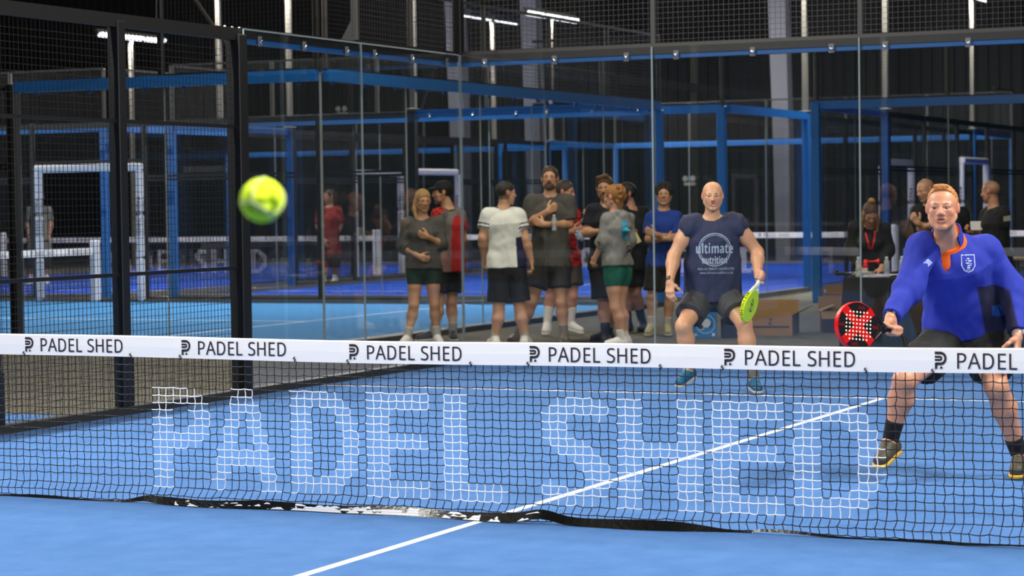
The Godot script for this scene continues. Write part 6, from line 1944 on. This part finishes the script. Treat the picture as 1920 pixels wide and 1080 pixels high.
func bottle(label: String, at: Vector3, s: float, group: String) -> void:
	var o := thing("water_bottle", label, "bottle", at, group)
	var m := MB.new()
	m.lathe(mapped(PackedVector2Array([Vector2(0, 0), Vector2(0.030, 0.002), Vector2(0.032, 0.012), Vector2(0.030, 0.030), Vector2(0.026, 0.050), Vector2(0.031, 0.068), Vector2(0.032, 0.085), Vector2(0.027, 0.100), Vector2(0.031, 0.118), Vector2(0.032, 0.140), Vector2(0.027, 0.165), Vector2(0.015, 0.185), Vector2(0.0135, 0.200)]), s, s), 16)
	part("bottle_body", m, M.clear, o)
	m = MB.new()
	m.lathe(mapped(PackedVector2Array([Vector2(0.0155, 0.186), Vector2(0.016, 0.188), Vector2(0.016, 0.206), Vector2(0.014, 0.209), Vector2(0, 0.209)]), s, s), 14)
	part("bottle_cap", m, mat(Color(0.78, 0.80, 0.80), 0.4), o)
	m = MB.new()
	m.lathe(mapped(PackedVector2Array([Vector2(0.0323, 0.070), Vector2(0.0326, 0.072), Vector2(0.0326, 0.092), Vector2(0.0323, 0.094)]), s, s), 16)
	part("bottle_label", m, mat(Color(0.55, 0.60, 0.62), 0.5), o)

func carton(called: String, label: String, at: Vector3, yaw: float, w: float, h: float, d: float, flaps: Array, c: Color, g := "") -> Node3D:
	# open carton: four walls, a floor and flaps [side, tilt, length]
	var o := thing(called, label, "box", at, g)
	o.rotation.y = yaw
	var m0 := mat(c, 0.85)
	var t := 0.006
	for q in [[Vector3(0, h * 0.5, d * 0.5), Vector3(w, h, t)], [Vector3(0, h * 0.5, -d * 0.5), Vector3(w, h, t)], [Vector3(-w * 0.5, h * 0.5, 0), Vector3(t, h, d - t)], [Vector3(w * 0.5, h * 0.5, 0), Vector3(t, h, d - t)], [Vector3(0, t * 0.5, 0), Vector3(w - t, t, d - t)]]:
		var m := MB.new()
		m.cbox(q[0], q[1], 0.0015)
		part("carton_panel", m, m0, o)
	for f in flaps:
		var ax: Vector3 = [Vector3.RIGHT, Vector3.RIGHT, Vector3.BACK, Vector3.BACK][f[0]]
		var edge: Vector3 = [Vector3(0, h, d * 0.5), Vector3(0, h, -d * 0.5), Vector3(-w * 0.5, h, 0), Vector3(w * 0.5, h, 0)][f[0]]
		var out: Vector3 = [Vector3.BACK, Vector3.FORWARD, Vector3.LEFT, Vector3.RIGHT][f[0]]
		var dir := (out * sin(f[1]) + Vector3.UP * cos(f[1]))
		var span := w if f[0] < 2 else d
		var m := MB.new()
		m.cbox(edge + dir * f[2] * 0.5, Vector3(span * 0.98, f[2], t * 0.7), 0.001, Basis(ax, dir, ax.cross(dir)))
		part("flap", m, m0, o)
	return o

func props() -> void:
	# ball in flight
	var o := thing("tennis_ball", "bright yellow green ball in flight close to the camera", "ball", Vector3(3.018, 1.55, 7.074))
	var ballm := mat(Color(0.82, 0.95, 0.14), 0.95)
	var seam := mat(Color(0.86, 0.90, 0.70), 0.9)
	for pos in [o]:
		ball_parts(pos, ballm, seam)
	o = thing("tennis_ball", "small yellow ball lying on the floor between the far courts", "ball", Vector3(-17.44, 0.021, -26.58))
	ball_parts(o, ballm, seam)
	# table
	o = thing("table", "long table under a black cloth behind the back wall at right", "table", Vector3(-0.65, -0.012, -12.95))
	var m := MB.new()
	m.cbox(Vector3(0, 0.738, 0), Vector3(2.5, 0.025, 0.86), 0.006)
	part("table_top", m, mat(Color(0.06, 0.06, 0.06), 0.8), o)
	for sx in [-1.0, 1.0]:
		for sz in [-1.0, 1.0]:
			m = MB.new()
			m.tube(PackedVector3Array([Vector3(1.15 * sx, 0.0, 0.34 * sz), Vector3(1.15 * sx, 0.73, 0.34 * sz)]), 0.014, 8)
			part("leg", m, M.black, o)
	o = thing("table", "pale topped folding table at the right edge, far behind the black one", "table", Vector3(-1.10, -0.012, -20.3))
	m = MB.new()
	m.cbox(Vector3(0, 0.738, 0), Vector3(1.7, 0.03, 0.6), 0.006)
	part("table_top", m, mat(Color(0.62, 0.55, 0.44), 0.6), o)
	for sx in [-1.0, 1.0]:
		for sz in [-1.0, 1.0]:
			m = MB.new()
			m.tube(PackedVector3Array([Vector3(0.78 * sx, 0.0, 0.25 * sz), Vector3(0.78 * sx, 0.73, 0.25 * sz)]), 0.014, 8)
			part("leg", m, M.black, o)
	var ct := thing("tablecloth", "black cloth hanging to the floor round the long table", "tablecloth", Vector3(-0.65, -0.012, -12.95))
	m = MB.new()
	var ring := []
	var per := PackedVector2Array()
	for q in 60:
		per.append(Vector2(lerpf(-1.26, 1.26, q / 60.0), 0.44))
	for q in 20:
		per.append(Vector2(1.26, lerpf(0.44, -0.44, q / 20.0)))
	for q in 60:
		per.append(Vector2(lerpf(1.26, -1.26, q / 60.0), -0.44))
	for q in 20:
		per.append(Vector2(-1.26, lerpf(-0.44, 0.44, q / 20.0)))
	var cn := per.size()
	for lv in [[0.754, 0.985, 0.0], [0.75, 1.0, 0.0], [0.50, 1.012, 0.35], [0.25, 1.022, 0.7], [0.015, 1.03, 1.0]]:
		var row := PackedVector3Array()
		for q in cn:
			var wv: float = 0.022 * lv[2] * sin(q * 1.05) + 0.012 * lv[2] * sin(q * 0.41 + 1.0)
			var pp := per[q]
			var nrm := Vector2(0, signf(pp.y)) if absf(pp.y) > 0.4399 else Vector2(signf(pp.x), 0)
			var p2: Vector2 = pp * Vector2(lv[1], lv[1]) + nrm * (wv + 0.02 * lv[2])
			row.append(Vector3(p2.x, lv[0], p2.y))
		ring.append(row)
	for l in ring.size() - 1:
		for q in cn:
			var z := (q + 1) % cn
			m.quad(ring[l + 1][q], ring[l + 1][z], ring[l][z], ring[l][q])
	var tp: PackedVector3Array = ring[0]
	for q in cn:
		m.tri(tp[q], tp[(q + 1) % cn], Vector3(0, 0.754, 0))
	part("cloth", m, mat(Color(0.075, 0.078, 0.08), 0.9), ct)
	var ty := 0.744
	var grp := "water bottles on the black table"
	bottle("clear water bottle at the left end of the table, beside the air horn", Vector3(-1.775, ty, -12.60), 1.0, grp)
	bottle("clear water bottle standing alone in the middle, right of the air horn", Vector3(-1.48, ty, -12.60), 1.0, grp)
	bottle("clear water bottle, left of the cluster next to the man in blue", Vector3(-1.37, ty, -12.78), 1.0, grp)
	bottle("clear water bottle, front of the cluster next to the man in blue", Vector3(-1.28, ty, -12.66), 1.0, grp)
	bottle("clear water bottle, rearmost of the cluster next to the man in blue", Vector3(-1.27, ty, -12.86), 1.0, grp)
	# air horn
	o = thing("air_horn", "red air horn on a white can on the table", "air horn", Vector3(-1.80, ty, -12.95))
	var red := mat(Color(0.86, 0.10, 0.07), 0.35)
	m = MB.new()
	m.lathe(PackedVector2Array([Vector2(0, 0), Vector2(0.024, 0.002), Vector2(0.025, 0.075), Vector2(0.018, 0.088), Vector2(0, 0.088)]), 16)
	part("can", m, mat(Color(0.80, 0.78, 0.76), 0.3), o)
	m = MB.new()
	m.lathe(PackedVector2Array([Vector2(0.020, 0.085), Vector2(0.028, 0.090), Vector2(0.028, 0.110), Vector2(0.022, 0.140), Vector2(0.024, 0.160), Vector2(0.012, 0.172), Vector2(0, 0.173)]), 14)
	part("valve", m, red, o)
	m = MB.new()
	var hb := Basis(Vector3.UP, RH, Vector3.UP.cross(RH))
	m.lathe(PackedVector2Array([Vector2(0, 0.0), Vector2(0.008, 0.0), Vector2(0.009, 0.085), Vector2(0.014, 0.105), Vector2(0.026, 0.125), Vector2(0.034, 0.135), Vector2(0.031, 0.135), Vector2(0.010, 0.105), Vector2(0, 0.10)]), 16, Transform3D(hb, Vector3(0, 0.150, 0)))
	part("trumpet", m, red, o)
	# papers
	var rng := RandomNumberGenerator.new()
	rng.seed = 2
	for q in 4:
		o = thing("paper_sheet", ["white paper sheet, lowest of the pile on the table", "white paper sheet, second from the bottom of the pile on the table", "white paper sheet, second from the top of the pile on the table", "white paper sheet, topmost of the pile on the table"][q], "paper", Vector3(-1.62 + q * 0.02, ty + q * 0.006, -12.70 - q * 0.02), "papers on the black table")
		m = MB.new()
		m.cbox(Vector3(0, 0.003, 0), Vector3(0.30, 0.0045, 0.21), 0.001, Basis(Vector3.UP, rng.randf_range(-0.3, 0.3)))
		part("sheet", m, mat(Color(0.78, 0.80, 0.84), 0.7), o)
	o = thing("folder", "small dark blue folder beside the papers on the table", "folder", Vector3(-1.55, ty + 0.024, -12.95))
	m = MB.new()
	m.cbox(Vector3(0, 0.012, 0), Vector3(0.16, 0.022, 0.20), 0.003)
	part("cover", m, mat(Color(0.07, 0.09, 0.17), 0.6), o)
	# a racket whose grip sticks out past the table's end
	var rk := racket("dark racket lying on the table, its black grip past the left edge", Transform3D(Basis(Vector3(0, 0, 1), Vector3(1, 0, 0), Vector3(0, 1, 0)), Vector3(-2.02, ty + 0.030, -12.80)), Color(0.10, 0.10, 0.11), Color(0.55, 0.55, 0.55), 0)
	m = MB.new()
	# cartons
	var kraft := Color(0.56, 0.44, 0.28)
	o = carton("carton", "open brown carton with a dark Z on its front, nearest of the cartons", Vector3(-3.56, -0.012, -15.25), 0.18, 0.50, 0.235, 0.62, [[0, -0.12, 0.15], [1, 0.35, 0.16], [3, 1.1, 0.20], [2, 0.5, 0.14]], kraft, "brown cartons by the table")
	var pk := mat(Color(0.20, 0.21, 0.25), 0.8)
	var zg := glyphs("Z", 700)
	m = MB.new()
	m.flat(mapped(zg[0], 0.065, 0.075), Transform3D(Basis(), Vector3(-0.02, 0.125, 0.3135)))
	part("printed_letter", m, pk, o)
	m = MB.new()
	m.flat(mapped(zg[0], 0.09, 0.075), Transform3D(Basis(Vector3.UP, PI * 0.5), Vector3(0.2235, 0.125, 0.05)))
	part("printed_letter", m, pk, o)
	m = MB.new()
	m.box(Vector3(0, 0.100, 0.313), Vector3(0.438, 0.022, 0.002))
	part("printed_band", m, pk, o)
	m = MB.new()
	m.box(Vector3(0.2232, 0.100, 0), Vector3(0.002, 0.022, 0.60))
	part("printed_band", m, pk, o)
	m = MB.new()
	m.box(Vector3(0.2236, 0.05, 0.12), Vector3(0.002, 0.03, 0.16))
	part("label", m, mat(Color(0.30, 0.31, 0.33), 0.7), o)
	carton("carton", "brown carton with folded open flaps right of the Z carton", Vector3(-3.02, -0.012, -15.95), 0.35, 0.40, 0.25, 0.5, [[0, 2.0, 0.20], [3, 1.9, 0.18], [2, -1.2, 0.18], [1, 0.3, 0.16]], Color(0.50, 0.40, 0.27), "brown cartons by the table")
	carton("carton", "tall brown carton behind the other two cartons", Vector3(-3.15, -0.012, -16.9), 0.22, 0.60, 0.40, 0.40, [[1, 0.2, 0.10], [2, 0.4, 0.08]], Color(0.47, 0.36, 0.22), "brown cartons by the table")
	# product boxes behind the bald player's legs
	o = thing("product_box", "light blue box with a white round picture behind the bald player's knee", "box", Vector3(-4.13, -0.012, -14.45))
	o.rotation.y = 0.40
	m = MB.new()
	m.cbox(Vector3(0, 0.15, 0), Vector3(0.28, 0.30, 0.22), 0.004)
	part("carton", m, mat(Color(0.12, 0.45, 0.72), 0.5), o)
	var wm := mat(Color(0.82, 0.88, 0.92), 0.5)
	var ring2 := [[0.105, 0.005, Vector2(0.01, 0.16)], [0.035, 0.006, Vector2(-0.04, 0.13)]]
	for q in ring2:
		m = MB.new()
		m.flat(stroke(arc(q[2], q[0], q[0], 0, 360, 40), q[1]), Transform3D(Basis(), Vector3(0, 0, 0.1115)))
		part("print_ring", m, wm, o)
	for q in [[Vector2(0.02, 0.17), 0.050, Color(0.75, 0.82, 0.88)], [Vector2(0.055, 0.15), 0.030, Color(0.10, 0.15, 0.25)], [Vector2(-0.05, 0.13), 0.028, Color(0.15, 0.18, 0.24)], [Vector2(0.10, 0.04), 0.018, Color(0.8, 0.85, 0.9)], [Vector2(-0.10, 0.04), 0.014, Color(0.7, 0.8, 0.9)]]:
		m = MB.new()
		m.flat(fan(arc(q[0], q[1], q[1], 0, 360, 24)), Transform3D(Basis(), Vector3(0, 0, 0.1120 + q[1] * 0.002)))
		part("print_disc", m, mat(q[2], 0.5), o)
	o = thing("product_box", "dark purple box with pale scribbles beside the light blue box", "box", Vector3(-3.80, -0.012, -14.50))
	o.rotation.y = 0.42
	m = MB.new()
	m.cbox(Vector3(0, 0.11, 0), Vector3(0.26, 0.22, 0.22), 0.004)
	part("carton", m, mat(Color(0.10, 0.07, 0.12), 0.5), o)
	for q in [[Vector2(0.06, 0.14), 0.035], [Vector2(0.08, 0.06), 0.04]]:
		m = MB.new()
		m.flat(stroke(arc(q[0], q[1], q[1] * 0.6, 20, 320, 20), 0.012), Transform3D(Basis(), Vector3(0, 0, 0.1115)))
		part("print_curl", m, mat(Color(0.75, 0.76, 0.78), 0.5), o)
	# twin emergency lights on the far wall
	for q in [[Vector3(-28.4, 4.42, -49.82), "twin emergency light high on the far wall left of the glass corner"], [Vector3(-17.4, 2.15, -49.82), "twin emergency light low on the far wall left of the bald player's head"]]:
		o = thing("emergency_light", q[1], "lamp", q[0], "twin emergency lights on the far wall")
		m = MB.new()
		m.cbox(Vector3(0, -0.12, 0), Vector3(0.34, 0.09, 0.1), 0.01)
		part("housing", m, mat(Color(0.75, 0.75, 0.73), 0.5), o)
		for s in [-0.11, 0.11]:
			m = MB.new()
			m.lathe(PackedVector2Array([Vector2(0, -0.05), Vector2(0.05, -0.04), Vector2(0.085, 0.03), Vector2(0.07, 0.04), Vector2(0, 0.03)]), 14, Transform3D(Basis(Vector3.RIGHT, PI * 0.5), Vector3(s, 0.03, 0.05)))
			part("lamp_head", m, mat(Color(0.80, 0.80, 0.78), 0.3), o)

func ball_parts(o: Node3D, bm: Material, sm: Material) -> void:
	var m := MB.new()
	var pr := PackedVector2Array()
	for q in 17:
		var a := PI * q / 16.0 - PI * 0.5
		pr.append(Vector2(cos(a), sin(a)) * 0.033)
	m.lathe(pr, 28)
	ruffle(m, 0, 0.0008, Vector3.ONE * 0.003, 4)
	part("felt", m, bm, o)
	m = MB.new()
	var path := PackedVector3Array()
	for q in 49:
		var t := TAU * q / 48.0
		var a := 0.44
		var p := Vector3(a * cos(t) + (1 - a) * cos(3 * t), a * sin(t) - (1 - a) * sin(3 * t), 2 * sqrt(a * (1 - a)) * sin(2 * t))
		path.append(p.normalized().rotated(Vector3(1, 1, 0).normalized(), 0.7) * 0.0332)
	m.tube(path, 0.0014, 5)
	part("seam", m, sm, o)
